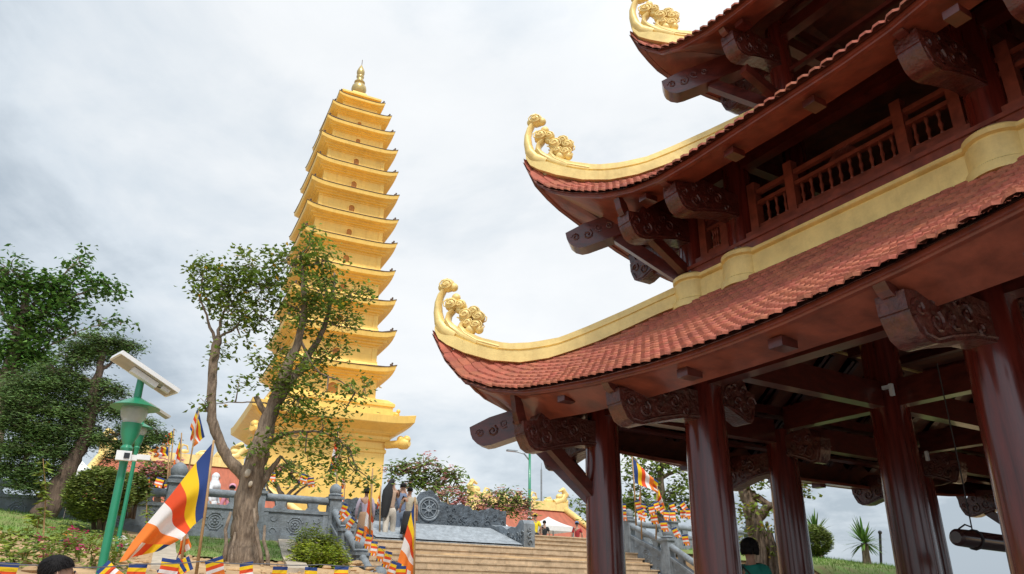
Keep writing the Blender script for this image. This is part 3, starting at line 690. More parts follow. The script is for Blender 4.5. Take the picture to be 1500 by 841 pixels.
# paving of the plaza near the viewpoint and round the pavilion
def slabsheet(name,x0,x1,y0,y1,z,mt,label,cat,th=.3):
    mb=MB(); mb.box(((x0+x1)/2,(y0+y1)/2,z-th/2),(x1-x0,y1-y0,th)); o=mb.build(name,mt); tag(o,label,cat,kind='structure')
slabsheet('plaza',-13.0,45,5.4,15.2,-1.2,PAVE,'pale stone plaza around the pavilion','plaza')
slabsheet('lower_plaza',-5.4,45,-45,5.397,-1.42,PAVE,'pale stone plaza in front of the pavilion','plaza')
# terraces
slabsheet('terrace',-20.6,-18.05,-30,5.596,1.2,PAVE,'stone terrace behind the left balustrade','terrace',.5)
slabsheet('landing',-20.3,-18.0,5.6,15.0,1.268,STAIR,'stone landing at the head of the lower stair','landing',1.2)
slabsheet('upper_terrace',-160,-45,-60,60,1.75,PAVE,'far part of the upper stone terrace around the pagoda','terrace',.8)
slabsheet('upper_terrace',-44.997,-20.3,-60,23,1.75,PAVE,'near part of the upper stone terrace above the stairs','terrace',.8)
# concrete strips
def strip(px,label):
    mb=MB(); k=len(px)
    pts=[]
    for (x,y,w) in px: pts.append((x,y,w))
    o=0
    for x,y,w in pts:
        for s,dz in((-1,-.2),(-1,.07),(1,.07),(1,-.2)): mb.v.append(Vector((x,y+s*w,gz(x,y)+dz)))
    for i in range(k-1):
        for t in range(3): mb.f.append([i*4+t,i*4+t+1,i*4+5+t,i*4+4+t]); mb.mi.append(0)
    mb.f.append([3,2,1,0]); mb.f.append([(k-1)*4+t for t in range(4)]); mb.mi+=[0,0]
    o=mb.build('concrete_kerb',CONC); tag(o,label,'kerb')
a=at(415,792,19.3); b=at(436,841,12.4)
strip([(lerp(a.x,b.x,t/14),lerp(a.y,b.y,t/14),lerp(.17,.16,t/14)) for t in range(15)],'pale concrete kerb running down the bank beside the yellow-green shrubs')
a=at(243,785,16.5); b=at(240,841,11)
strip([(lerp(a.x,b.x,t/14),lerp(a.y,b.y,t/14),.17) for t in range(15)],'pale concrete kerb running down the bank behind the big flag')
# ================================================================== STAIRS AND STONEWORK
YL,YR=5.6,15.0
stair=thing('stone_staircase','wide sandstone staircase climbing to the pagoda terrace','staircase',(-16,10.4,-1.2))
for i in range(15):
    x1=-18+.31*(i+1); z=1.27-.16*(i+1)
    mb=MB(); xe=x1-.31; mb.hexa([(xe-.02,YL+.15,-1.3),(x1,YL+.15,-1.3),(x1,YR-.15,-1.3),(xe-.02,YR-.15,-1.3)],[(xe-.02,YL+.15,z-.035),(x1,YL+.15,z-.035),(x1,YR-.15,z-.035),(xe-.02,YR-.15,z-.035)])
    s=mb.build('step',STAIR,stair); mb=MB(); mb.box((xe+.155,10.45,z-.0175),(.345,YR-YL-.3,.033)); mb.build('tread',STAIR,s)
mb=MB(); mb.box((-18.15,10.45,1.2685-.014),(.345,YR-YL-.3,.034)); mb.build('tread',STAIR,stair)
for i in range(3):
    x1=-18.75-.62*i; z=1.27+.16*(i+1)
    mb=MB(); mb.box((x1-1.0,13.3,z-.4),(2.0-.002*i,3.6,.8)); s=mb.build('step',STAIR,stair)
    mb=MB(); mb.box((x1-.3,13.3,z+.012),(.66,3.6,.03)); mb.build('tread',STAIR,s)
def bud(mb,x,y,z,s=1):
    mb.box((x,y,z+.03*s),(.34*s,.34*s,.06*s)); mb.lathe([(.13*s,.06*s),(.155*s,.10*s),(.12*s,.13*s),(.135*s,.17*s),(.14*s,.23*s),(.11*s,.30*s),(.05*s,.345*s),(.01*s,.36*s)],(x,y,z),12)
def post(x,y,z,h,par,s=1,low=.5):
    mb=MB(); mb.box((x,y,z+h/2-low/2),(.27*s,.27*s,h+low)); mb.box((x,y,z+h*.5),(.285*s,.15*s,h*.7)); mb.box((x,y,z+h*.5),(.15*s,.285*s,h*.7)); p=mb.build('post',STONE,par)
    mb=MB(); bud(mb,x,y,z+h,s); mb.build('post_cap',STONE,p,smooth=True,sharp=40)
def medallion(mb,c,d,r):
    c=Vector(c); d=Vector(d).normalized(); Z=Vector((0,0,1))
    for rr in(r,r*.72): mb.tube([c+d*(rr*math.cos(t))+Z*(rr*math.sin(t)) for t in [math.pi*2*j/18 for j in range(19)]],r*.085,5)
    for j in range(8):
        a=j*math.pi/4; mb.ball(c+d*(r*.38*math.cos(a))+Z*(r*.38*math.sin(a)),r*.17,(1,1,1),6,4)
    mb.ball(c,r*.2,(1,1,1),6,4)
    for j in range(8):
        a=j*math.pi/4+.39; mb.ball(c+d*(r*1.02*math.cos(a))+Z*(r*1.02*math.sin(a)),r*.16,(1,1,1),6,4)
def section(a,b,par,h=.92,base=-.1,side=1,skirt=0):
    a=Vector(a);b=Vector(b); d=(b-a); L=d.length; u=d/L; nn=Vector((-u.y,u.x,0)).normalized(); Z=Vector((0,0,1)); hu=Vector((u.x,u.y,0)).normalized()
    a=a+u*.13; b=b-u*.13
    mb=MB(); mb.wall(a,b,base-skirt,base+.16,.24); mb.wall(a,b,base+.16,h*.60,.12)
    for e,f in((a,a+u*.12),(b-u*.12,b)): mb.wall(e,f,base+.16,h*.6,.16)
    mb.wall(a,b,h*.60,h*.68,.18); PN=mb
    mb=MB(); mb.tube([a+Z*(h*.94),b+Z*(h*.94)],.085,10); mb.build('top_rail',STONE,par,smooth=True,sharp=60)
    n=max(2,int(L/1.1))
    for i in range(n):
        c=a.lerp(b,(i+.5)/n); m2=MB(); m2.prism([(-.16,0),(.16,0),(.1,.07),(.13,.19),(-.13,.19),(-.1,.07)],c+Z*(h*.68),u,Z,.10); m2.build('rail_support',STONE,par)
    c=(a+b)/2+Z*(h*.30+base*.5+.06)
    for sg in(-1,1):
        m2=PN; medallion(m2,c+nn*sg*.062,u,h*.19)
        for e in(-1,1):
            for v in(-1,1):
                cc=c+u*e*(L*.5-.36)+Z*v*h*.16+nn*sg*.062
                m2.tube([cc+u*(.1*(1-t/9)*math.cos(t*.6))*-e+Z*(.1*(1-t/9)*math.sin(t*.6))*-v for t in range(8)],.014,4)
    PN.build('panel',STONE,par,smooth=True,sharp=35)
# terrace balustrade (left of the stair)
tb=thing('stone_balustrade','grey carved stone balustrade along the terrace behind the forked tree trunk','balustrade',(-17.45,3.6,1.1))
py=[YL,3.88,2.2]
for y in py[:2]: post(-17.45,y,1.13,.92,tb)
for i in range(2): section((-17.45,py[i],1.15),(-17.45,py[i+1],1.15),tb,h=.90,skirt=.25)
mb=MB(); mb.box((-17.37,3.9,.90),(.34,3.3,.36)); mb.build('base_course',CONC,tb)
# big corner post and left wall
tl=thing('stone_balustrade','grey carved stone balustrade behind the pine and the round topiaries','balustrade',(-17.9,-3,1.2))
post(-17.55,2.2,1.17,.97,tl,1.25)
py=[2.2,.4,-1.5,-3.4,-5.3,-7.2,-9.1]
for y in py[1:]: post(-17.9,y,1.21,.70,tl,.85)
section((-17.55,py[0],1.21),(-17.9,py[1],1.21),tl,h=.78,skirt=.5)
for i in range(1,6): section((-17.9,py[i],1.21),(-17.9,py[i+1],1.21),tl,h=.78,skirt=.5)
# stair balustrades
def stairz(x): return 1.27-.16*((x+18)/.31) if x>-18 else 1.27
sl=thing('stair_balustrade','grey carved stone stair railing nearest the yellow-green shrubs','stair railing',(-16.2,YL,.3))
pxs=[-16.45,-15.42,-14.3,-13.2]
for x in pxs: post(x,YL,stairz(x)-.02,.84,sl,1,1.6)
pp_=[(-17.45,YL,stairz(-17.45)-.06)]+[(x,YL,stairz(x)-.06) for x in pxs]
for i in range(4): section(pp_[i],pp_[i+1],sl,h=.95,skirt=1.3)
sr=thing('stair_balustrade','grey carved stone stair railing seen between the pavilion columns','stair railing',(-16.6,YR,.3))
pxs=[-18.4,-16.75,-14.9,-13.2]
for x in pxs: post(x,YR,stairz(x)-.08,1.0,sr,1,1.6)
pp_=[(x,YR,stairz(x)-.1) for x in pxs]
for i in range(3): section(pp_[i],pp_[i+1],sr,h=.98,skirt=1.3)
tr=thing('stone_balustrade','grey carved stone balustrade leading away behind the right stair railing','balustrade',(-18.4,17,1.2))
py=[YR,16.7,18.4,20.1]
for y in py[1:]: post(-18.4,y,1.22,1.02,tr)
for i in range(3): section((-18.4,py[i],1.24),(-18.4,py[i+1],1.24),tr,skirt=.5)
mb=MB(); mb.box((-17.9,16.8,1.14),(1.3,3.6,.14)); mb.build('base_course',CONC,tr)
# carved relief ramp, wheel screen, side parapet
rl=thing('relief_ramp','sloping grey stone slab carved with cloud relief at the head of the stair','carved slab',(-18.8,9.2,1.3))
RY0,RY1=6.9,11.05; rs=.30
def rp_(x): return 1.30+rs*(-18.02-x)
mb=MB(); nx,ny_=34,90
for i in range(nx+1):
    for j in range(ny_+1):
        x=-18.02-1.8*i/nx; y=lerp(RY0,RY1,j/ny_)
        v=abs(noise.noise(Vector((x*5,y*5,1))))*.055+max(0,noise.noise(Vector((x*9,y*7,5))))*.05; e=min(i,nx-i,j,ny_-j)
        mb.v.append(Vector((x,y,rp_(x)+(v if e>2 else .03))))
for i in range(nx):
    for j in range(ny_): mb.f.append([i*(ny_+1)+j,i*(ny_+1)+j+1,(i+1)*(ny_+1)+j+1,(i+1)*(ny_+1)+j]); mb.mi.append(0)
mb.hexa([(-18.02,RY0,1.2),(-18.02,RY1,1.2),(-19.82,RY1,1.2),(-19.82,RY0,1.2)],[(-18.02,RY0,1.29),(-18.02,RY1,1.29),(-19.82,RY1,1.82),(-19.82,RY0,1.82)])
mb.build('relief_slab',mat('pale_carved_stone',(.33,.36,.385),.7,var=.2,scale=6,bump=.8,bscale=14),rl,smooth=True,sharp=50)
sc=thing('wheel_screen','dark grey stone screen carved with a spoked wheel and clouds above the relief slab','stone screen',(-19.95,9.0,1.8))
c=at(625,752,22); yc=c.y*(-19.95/c.x); zb=1.80
def top(u):
    a=abs(u)
    if a<.36: return .98-.30*(a/.36)**2
    return .70-.14*smooth(.36,1.6,a)+.05*math.sin(a*7)+(.06*smooth(1.9,2.6,a))
us=[-2.35+4.7*i/70 for i in range(71)]
us=[-2.7+5.2*i/80 for i in range(81)]
mb=MB(); mb.prism([(us[0],-.12)]+[(u,top(u)+.022*math.sin(u*26)) for u in us]+[(us[-1],-.12)],(-19.95,yc,zb),(0,1,0),(0,0,1),.24); mb.box((-19.93,yc-.1,zb-.06),(.36,5.3,.1)); SCR=mb
mb=MB(); o=Vector((-19.82,yc,zb+.47))
for rr,tw in((.30,.035),(.24,.02),(.07,.03)): mb.tube([o+Vector((0,rr*math.cos(t),rr*math.sin(t))) for t in [math.pi*2*j/28 for j in range(29)]],tw,6)
for j in range(8): t=j*math.pi/4; mb.tube([o,o+Vector((0,.25*math.cos(t),.25*math.sin(t)))],.018,5)
mb.build('wheel',STONE,sc,smooth=True)
mb=SCR
for j in range(46):
    u=random.choice([-1,1])*random.uniform(.42,2.4); v=random.uniform(.06,top(u)-.12); r=random.uniform(.06,.12); a0=random.uniform(0,6)
    mb.tube([Vector((-19.82,yc+u+r*(1-t/12)*math.cos(a0+t*.55),zb+v+r*(1-t/12)*math.sin(a0+t*.55))) for t in range(11)],.018,4)
mb.build('screen_slab',STONED,sc,smooth=True,sharp=35)
sp=thing('carved_parapet','low grey carved stone parapet with curled top at the right end of the relief slab','parapet',(-18.9,11.25,1.3))
mb=MB(); mb.prism([(-1.0,-.003),(.92,-.003),(.92,.60),(.84,.70),(.68,.70),(.58,.60),(.45,.52),(.25,.56),(.0,.5),(-.3,.62),(-.65,.62),(-1.0,.72)],(-18.94,11.25,1.275),(1,0,0),(0,0,1),.34)
for j in range(14):
    u=-.8+j*.125; r=.09; mb.tube([Vector((-18.92+u+r*(1-t/12)*math.cos(j+t*.55),11.06,1.27+.22+.12*(j%2)+r*(1-t/12)*math.sin(j+t*.55))) for t in range(11)],.018,4); mb.tube([Vector((-18.92+u+r*(1-t/12)*math.cos(j+t*.55),11.44,1.27+.22+.12*(j%2)+r*(1-t/12)*math.sin(j+t*.55))) for t in range(11)],.018,4)
for j in range(3): mb.tube([Vector((-17.99,11.25+.08*math.cos(k*.6+j)*(1-k/12),1.4+.17*j+.08*math.sin(k*.6+j)*(1-k/12))) for k in range(11)],.018,4)
mb.build('parapet_block',STONE,sp,smooth=True,sharp=35)
# ================================================================== TREES
def jit(v,a): return v+Vector((random.uniform(-a,a),random.uniform(-a,a),random.uniform(-a,a)))
def leafquad(mb,p,sz,nrm=None,asp=.62,droop=.5):
    a=random.uniform(0,6.283); d=Vector((math.cos(a),math.sin(a),random.uniform(-1,.3)*droop-.15)).normalized()
    s=d.cross(Vector((random.uniform(-.4,.4),random.uniform(-.4,.4),1))).normalized()*sz*asp*.5; l=d*sz; n=d.cross(s).normalized()*sz*.12
    o=len(mb.v); mb.v+=[p,p+l*.45+s+n,p+l,p+l*.45-s+n]; mb.f+=[[o,o+1,o+2],[o,o+2,o+3]]; mb.mi+=[mb.cur]*2
RS=.80
def skel(mb,chain,d,nsub=4,n=10,wig=.02,rough=.0):
    # chain: (px,py,radius m,extra depth)
    P=[at(c[0],c[1],d+(c[3] if len(c)>3 else 0)) for c in chain]; Rr=[c[2]*RS for c in chain]
    pts=[];rad=[]
    for i in range(len(P)-1):
        p0=P[max(i-1,0)];p1=P[i];p2=P[i+1];p3=P[min(i+2,len(P)-1)]
        for k in range(nsub):
            t=k/nsub; q=.5*((2*p1)+(p2-p0)*t+(2*p0-5*p1+4*p2-p3)*t*t+(3*p1-p0-3*p2+p3)*t**3)
            pts.append(jit(q,wig)); rad.append(lerp(Rr[i],Rr[i+1],t)*random.uniform(.93,1.07))
    pts.append(P[-1]); rad.append(Rr[-1])
    o=len(mb.v); mb.tube(pts,rad,n)
    if rough:
        for i in range(o,len(mb.v)):
            k=(i-o)//n; 
            if k<len(pts):
                w=mb.v[i]-pts[k]; f=1+rough*noise.noise(Vector((w.normalized().x*2.2,w.normalized().y*2.2,mb.v[i].z*.55)))+rough*.4*noise.noise(mb.v[i]*3); mb.v[i]=pts[k]+w*f
    return pts
LD=5.5
def blob_leaves(mbl,mbt_,blobs,d,pxm,leaf,dens,skp,depthf=.9,clump=.28,per=16,mats=1,altp=0,twr=.012,droop=.8,flat=1.0,asp=.62,ddo=0):
    class TW_:
        def tube(self,*a,**k): mbl.cur=2; mbl.tube(*a,**k); mbl.cur=0
    mbt=TW_()
    for b in blobs:
        px,py,rx,ry=b[:4]; dd=b[4] if len(b)>4 else 0; k=b[5] if len(b)>5 else 1
        c=at(px,py,d+dd+ddo); ex,ey=rx*pxm,ry*pxm; ez=max(ex,ey)*depthf
        right=Vector((-c.y,c.x,0)).normalized()*-1; fwd=Vector((c.x,c.y,0)).normalized()
        if skp:
            nb=min(skp,key=lambda q:(q-c).length)
            if (nb-c).length<4.0: mid=(nb+c)/2+Vector((0,0,-.1)); mbt.tube([nb,jit(mid,.08),c],[twr*2.6,twr*1.8,twr],5)
        ncl=max(4,int(dens*k*ex*ey/(clump*clump)*LD))
        for _ in range(ncl):
            while 1:
                u,v,w=random.uniform(-1,1),random.uniform(-1,1),random.uniform(-1,1)
                rr_=u*u+v*v+w*w
                if .05<rr_<1: break
            f=1.0
            q=c+right*u*ex*f+Vector((0,0,1))*v*ey*f*flat+fwd*w*ez*f
            mbt.tube([c+ (q-c)*.15,jit(c.lerp(q,.6),.05),q],[twr,twr*.7,twr*.35],4,cap=False)
            nl=int(per*random.uniform(.5,1.4))
            for _ in range(nl):
                p=q+Vector((random.gauss(0,clump*.5),random.gauss(0,clump*.5),random.gauss(-.03,clump*.36)))
                mbl.cur=1 if (altp and random.random()<altp) else 0
                leafquad(mbl,p,leaf*random.uniform(.6,1.25),droop=droop,asp=asp)
        mbl.cur=0
def tree(name,label,cat,d,chains,blobs,pxm,leaf,dens,lm,bm,group=None,flowers=None,rough=.18,rs=.8,**kw):
    global RS
    RS=rs
    base=at(chains[0][0][0],chains[0][0][1],d); r=thing(name,label,cat,base,group)
    tb_=MB(); pts=[]
    for ch in chains: pts+=skel(tb_,ch,d,rough=rough)
    lf=MB(); blob_leaves(lf,None,blobs,d,pxm,leaf,dens,pts,**kw)
    t=tb_.build('trunk',bm,r,smooth=True)
    lf.build('crown',(lm if len(lm)==2 else lm*2)+[bm],r)
    if flowers:
        fm,n,sz=flowers; fl=MB(); 
        for _ in range(n):
            b=random.choice(blobs); c=at(b[0],b[1],d); right=Vector((c.y,-c.x,0)).normalized(); a=random.uniform(0,6.28); k=random.uniform(.4,1.05)
            q=c+right*math.cos(a)*b[2]*pxm*k+Vector((0,0,math.sin(a)*b[3]*pxm*k))-Vector((c.x,c.y,0)).normalized()*random.uniform(-.2,1)*b[2]*pxm*.8
            for _ in range(random.randint(4,8)):
                p=jit(q,sz*1.3)
                for _ in range(3): leafquad(fl,p,sz*random.uniform(.7,1.2),droop=.2,asp=.8)
        fl.build('blossoms',fm,r)
    return r
# forked tree in front of the pagoda
T=[[(356,838,.62),(357,815,.50),(360,780,.40),(362,740,.36),(368,700,.34),(378,665,.33),(388,630,.27),(398,598,.235),(410,565,.20),(424,530,.155),(438,495,.125),(446,455,.10),(444,412,.07),(440,375,.04)],
   [(372,712,.30),(352,690,.19),(330,665,.165),(315,630,.155),(310,595,.15),(311,550,.145),(315,515,.15),(318,494,.13)],
   [(316,500,.07),(322,478,.05),(330,450,.035),(345,420,.02)],[(316,500,.06),(305,470,.04),(292,440,.025)],[(318,498,.05),(345,478,.03),(372,455,.02)],
   [(402,590,.20),(430,553,.15,.1),(456,515,.11,.3),(474,480,.085,.4),(486,435,.06,.5),(490,400,.035,.5)],
   [(394,612,.13),(381,592,.10),(375,580,.09)],[(385,660,.12),(408,640,.07),(440,632,.045),(478,634,.03),(510,655,.02)],[(400,592,.03),(372,588,.025),(335,590,.015),(290,592,.008)],
   [(372,720,.16),(388,700,.12),(402,682,.08),(412,668,.05)],[(440,500,.05),(462,540,.03),(500,560,.02),(535,585,.01)]]
B=[(330,415,46,38),(298,400,24,30),(365,388,34,28),(345,450,40,34),(385,420,36,34),(425,385,38,34),(455,360,22,18),(468,385,34,28),(470,430,46,36),(515,430,30,20,0,.8),(440,455,38,34),(500,470,34,30,.4,.8),(480,515,34,28,.4,.8),(540,425,14,12,0,.7),(395,470,28,26,0,.7),
   (535,568,14,28,0,.7),(515,560,22,18,0,.5),(430,545,34,26,-.3,1.0),(455,540,34,26,.2,.8),(410,520,26,22,.3,.8),(470,610,30,22,.1,.8),(435,585,30,22,-.3,.9),(400,640,14,12,-.4,.5),(425,680,24,16,.2,.8),(510,670,30,18,0,.8),(540,700,14,14,0,.7),(380,525,22,22,0,.5),(395,555,26,18,0,.6),(300,588,20,8,0,.7),(350,560,14,12,0,.6),(440,640,34,16,-.3,.8),(495,645,30,20,0,.9),(520,690,22,16,0,.9),(480,690,22,16,0,.8),(318,520,14,18,0,.5),(362,490,18,22,0,.35),(420,600,26,22,0,.7),(465,585,30,20,0,.6),(450,665,24,14,0,.7),(505,600,20,16,0,.35),(375,655,10,10,-.4,.6),(330,500,12,20,0,.5),(460,335,10,8)]
tree('forked_tree','leafy tree with a forked grey trunk and a sawn-off limb in front of the pagoda','tree',14,T,B,.0127,.108,1.35,[LEAF,AUT],BARK,altp=.02,per=16,clump=.22,twr=.007,rough=.22,rs=.56)
# aerial roots on its trunk
# pale cut scars
tr_=[o for o in COL.objects if o.name=='forked_tree'][0]
trk=[o for o in tr_.children if o.name.startswith('trunk')][0]
mb=MB()
for px,py,r in ((363,693,.07),(367,709,.05)):
    mb=MB(); c=at(px,py,13.70); n_=-c.normalized(); n_.z=0; mb.tube([c-n_*.1,c+n_*.02,c+n_*.03],[(r*.7,r),(r*.7,r),(r*.45,r*.7)],10); mb.build('pruning_scar',CONC,trk,smooth=True)
mb=MB()
for px0,py0,px1,py1 in ((338,750,328,822),(372,745,385,835),(345,780,340,830),(388,770,392,830)):
    a=at(px0,py0,13.62); b=at(px1,py1,13.40); mb=MB(); mb.tube([a,jit(a.lerp(b,.35),.04),jit(a.lerp(b,.7),.04),b],[.022,.028,.03,.045],6); mb.build('aerial_root',BARK,trk,smooth=True)
# broad-leaved tree at far left
T=[[(-30,770,.6),(-12,640,.5),(2,590,.42),(14,545,.36),(24,500,.28),(34,465,.2),(38,430,.12),(40,400,.06)],[(30,480,.16),(60,462,.11),(95,440,.07),(130,425,.04),(155,412,.02)],[(34,462,.10),(70,425,.06),(100,395,.04),(118,375,.02)],[(26,495,.14),(5,460,.08),(-15,430,.05)],[(40,520,.06),(90,498,.04),(130,480,.025),(178,470,.012)],[(45,505,.06),(65,480,.04),(100,468,.02)],[(5,600,.2),(20,570,.14),(28,545,.08)],[(-20,650,.2),(-12,600,.2),(-5,560,.12)]]
B=[(15,395,24,24),(30,425,26,20),(62,412,22,16),(85,425,28,20),(112,385,14,10,0,1.2),(125,372,10,7,0,1.2),(100,402,12,10,0,.8),(135,412,16,12),(155,415,18,12),(170,428,12,10),(65,450,38,24),(105,440,24,16),(25,455,26,24),(35,490,34,24),(70,485,24,16),(145,468,12,7),(178,472,10,7),(110,478,18,8,0,.7),(10,520,26,24),(40,525,30,24),(65,530,22,20),(8,420,14,20),(30,560,26,24),(55,570,20,16),(5,590,20,20)]
tree('broadleaf_tree','tall broad-leaved tree with open branches at the left edge behind the pine','tree',25,T,B,.0225,.18,2.2,[LEAFD],BARK,per=17,clump=.36,twr=.012,rs=.6)
# pine
T=[[(62,756,.40),(72,742,.34),(92,700,.28),(108,672,.25),(122,645,.23),(132,610,.20),(138,575,.16),(146,540,.12),(152,515,.08)],[(126,640,.12),(100,610,.09),(70,600,.06),(40,595,.04)],[(134,605,.10),(165,592,.06),(188,590,.03)],[(140,565,.09),(110,548,.06),(80,545,.04)],[(118,655,.09),(160,640,.06),(200,632,.04),(228,630,.025)],[(105,680,.08),(70,660,.06),(40,665,.04)],[(146,545,.06),(170,525,.04)],[(130,615,.08),(160,560,.05)]]
B=[(155,500,42,13),(180,506,20,11),(125,510,26,10),(110,525,28,12),(150,517,34,10),(85,545,30,12),(55,560,32,15),(90,565,34,14),(135,560,30,13),(165,572,22,11),(120,585,34,13),(40,590,36,17),(75,600,34,15),(110,605,30,13),(165,600,26,12),(15,610,22,15),(40,625,40,16),(85,630,36,15),(125,625,26,11),(185,630,22,11),(212,622,18,12),(150,645,30,11),(20,655,28,15),(55,660,38,14),(90,655,26,12),(185,655,22,10),(215,645,20,12),(235,640,14,12),(40,690,32,14),(70,685,26,12),(15,685,18,12),(45,712,24,10),(170,665,18,8,0,.7),(65,640,30,12),(20,570,18,14)]
tree('pine_tree','dark green layered pine with a leaning trunk in front of the left wall','pine',17.0,T,B,.0154,.08,3.3,[PINE],BARKD,per=34,clump=.17,rs=.6,asp=.3,droop=.3,twr=.012,depthf=.8,flat=.8,ddo=.12)
# clipped round topiaries
def topiary(label,px,py,rpx,d,basepy,stems):
    c=at(px,py,d); r=rpx*d/1100*1.0; base=at(px+2,basepy,d); o=thing('topiary',label,'topiary',base,None)
    tb_=MB()
    for k in range(stems):
        a=k*2.1; tb_.tube([base+Vector((.08*math.cos(a),.08*math.sin(a),-.15)),base.lerp(c,.4)+Vector((.12*math.cos(a),.12*math.sin(a),0)),c+Vector((.3*r*math.cos(a),.3*r*math.sin(a),0))],[.04,.035,.02],6)
    tb_.build('trunk',BARKD,o,smooth=True); lf=MB()
    for _ in range(int(10500*(r/.55)**2)):
        v=Vector((random.gauss(0,1),random.gauss(0,1),random.gauss(0,1))).normalized(); k=random.uniform(.72,1.0)*(1+.07*noise.noise(v*2.3)+.06*noise.noise(v*6)); p=c+Vector((v.x*r*1.12,v.y*r*1.12,v.z*r*.96))*k
        leafquad(lf,p,.075*random.uniform(.7,1.3),droop=-.6,asp=.55)
    lf.build('crown',TOPI,o)
topiary('large clipped round topiary beside the green lamp post',145,724,36,15.6,763,5)
topiary('smaller clipped round topiary half hidden behind the green lamp post',190,716,22,16.9,748,3)
topiary('clipped round bush below the spiky palm beside the column',1192,792,21,25,815,3)
# plumerias
def plum(label,d,pxm,chains,blobs,n): return tree('plumeria_tree',label,'plumeria',d,chains,blobs,pxm,.22,1.1,[LEAF],BARK,flowers=(PINKF,n,.10),per=14,clump=.30,twr=.03,droop=.6,asp=.36)
plum('large plumeria with sparse pink blossom behind the wheel screen',27,.0245,[[(628,790,.14),(630,750,.12),(633,725,.10),(640,705,.06)],[(633,728,.07),(615,705,.05),(600,690,.04)],[(633,725,.07),(655,700,.05),(668,690,.03)]],[(590,682,24,12),(620,680,26,14),(650,690,24,16),(600,705,20,12),(640,712,24,14),(668,705,14,16),(575,690,14,14),(625,700,20,14)],30)
plum('small plumeria thick with pink blossom to the left of the temple roof',29,.0265,[[(735,800,.14),(733,770,.11),(731,755,.10),(722,742,.06)],[(733,762,.08),(748,748,.06),(760,738,.04)]],[(712,735,16,14),(735,724,22,12),(758,735,18,16),(772,742,12,14),(722,750,14,10),(745,742,18,12),(698,746,8,10)],75)
plum('plumeria behind the right end of the dark wheel screen',25.5,.0235,[[(665,790,.12),(662,760,.10),(660,740,.06)]],[(655,725,14,10),(672,732,14,12),(680,720,10,10),(640,735,12,10)],30)
plum('plumeria full of pink blossom behind the balustrade corner post',23.5,.0215,[[(232,765,.12),(231,720,.10),(225,695,.06)],[(231,715,.07),(248,695,.05)]],[(205,690,16,14),(225,678,20,12),(245,690,18,16),(222,700,18,12),(255,710,14,14),(205,712,14,12),(240,712,16,12)],85)
plum('bare-branched plumeria behind the terrace balustrade beside the trunk',22.5,.0205,[[(418,760,.12),(415,735,.11),(408,715,.07),(398,698,.04)],[(415,733,.07),(432,715,.05),(448,700,.03)],[(416,738,.06),(428,728,.05),(455,705,.02)],[(414,735,.06),(396,722,.04),(385,700,.02)]],[(400,692,14,10,0,.7),(385,690,10,10,0,.6),(430,700,16,12,0,.7),(450,698,14,12,0,.7),(415,685,14,8,0,.5)],14)
# trees beyond the pavilion
T=[[(972,800,.28),(970,760,.24),(967,720,.20),(968,690,.14),(975,665,.08)],[(968,715,.12),(945,695,.08),(925,668,.05),(908,660,.04)],[(968,700,.1),(990,690,.06)]]
B=[(930,690,20,18),(950,668,26,12),(985,670,24,16),(1000,690,18,18),(960,690,26,16),(925,715,20,20),(945,735,26,16),(985,720,28,18),(965,745,28,16),(1000,735,18,18),(915,740,16,18)]
tree('spreading_tree','spreading green tree behind the flags between the corner columns','tree',28,T,B,.0255,.2,1.2,[LEAF,LEAFY],BARK,altp=.2,per=15,clump=.34,twr=.014)
B=[(850,712,10,10),(862,722,12,14),(848,738,14,14),(862,748,14,12),(880,735,16,16)]
tree('slender_tree','slender tree half hidden behind the corner column beside the temple roof','tree',34,[[(862,800,.16),(862,760,.12),(860,725,.06)]],B,.031,.2,.8,[LEAF],BARK,per=14,clump=.32)
T=[[(1130,850,.34),(1120,815,.30),(1108,780,.26),(1100,745,.22),(1090,715,.18),(1082,690,.14),(1070,660,.1)],[(1165,850,.26),(1158,800,.22),(1150,760,.16),(1142,720,.13),(1136,690,.1),(1130,660,.08)],[(1108,765,.13),(1124,742,.12),(1142,738,.1),(1160,715,.06),(1175,700,.03)],[(1092,720,.1),(1112,730,.11),(1135,745,.09)]]
B=[(1095,715,12,12),(1105,738,12,10,-.4),(1085,752,10,14,-.4),(1118,705,12,8),(1140,700,12,8),(1172,702,9,8),(1178,715,8,8),(1090,790,9,10,-.4),(1120,770,12,10,-.4,.8),(1140,752,10,10,-.3),(1132,800,9,8,-.4,.6),(1090,730,10,12),(1150,680,26,12),(1110,680,24,12)]
r=tree('gnarled_tree','gnarled pale trunk with aerial roots and sparse yellow-green leaves beyond the columns','tree',18.5,T,B,.017,.13,.75,[LEAFY,AUT],BARK,altp=.06,per=14,clump=.22,twr=.01)
mb=MB()
for k in range(9):
    a=at(1105+k*6,755+random.uniform(-8,25),18.1); b=at(1112+k*7,848,18.0); mb=MB(); mb.tube([a,jit(a.lerp(b,.4),.08),jit(a.lerp(b,.75),.06),b],[.03,.04,.045,.06],6); mb.build('aerial_root',BARK,[o for o in r.children if o.name.startswith('trunk')][0],smooth=True)
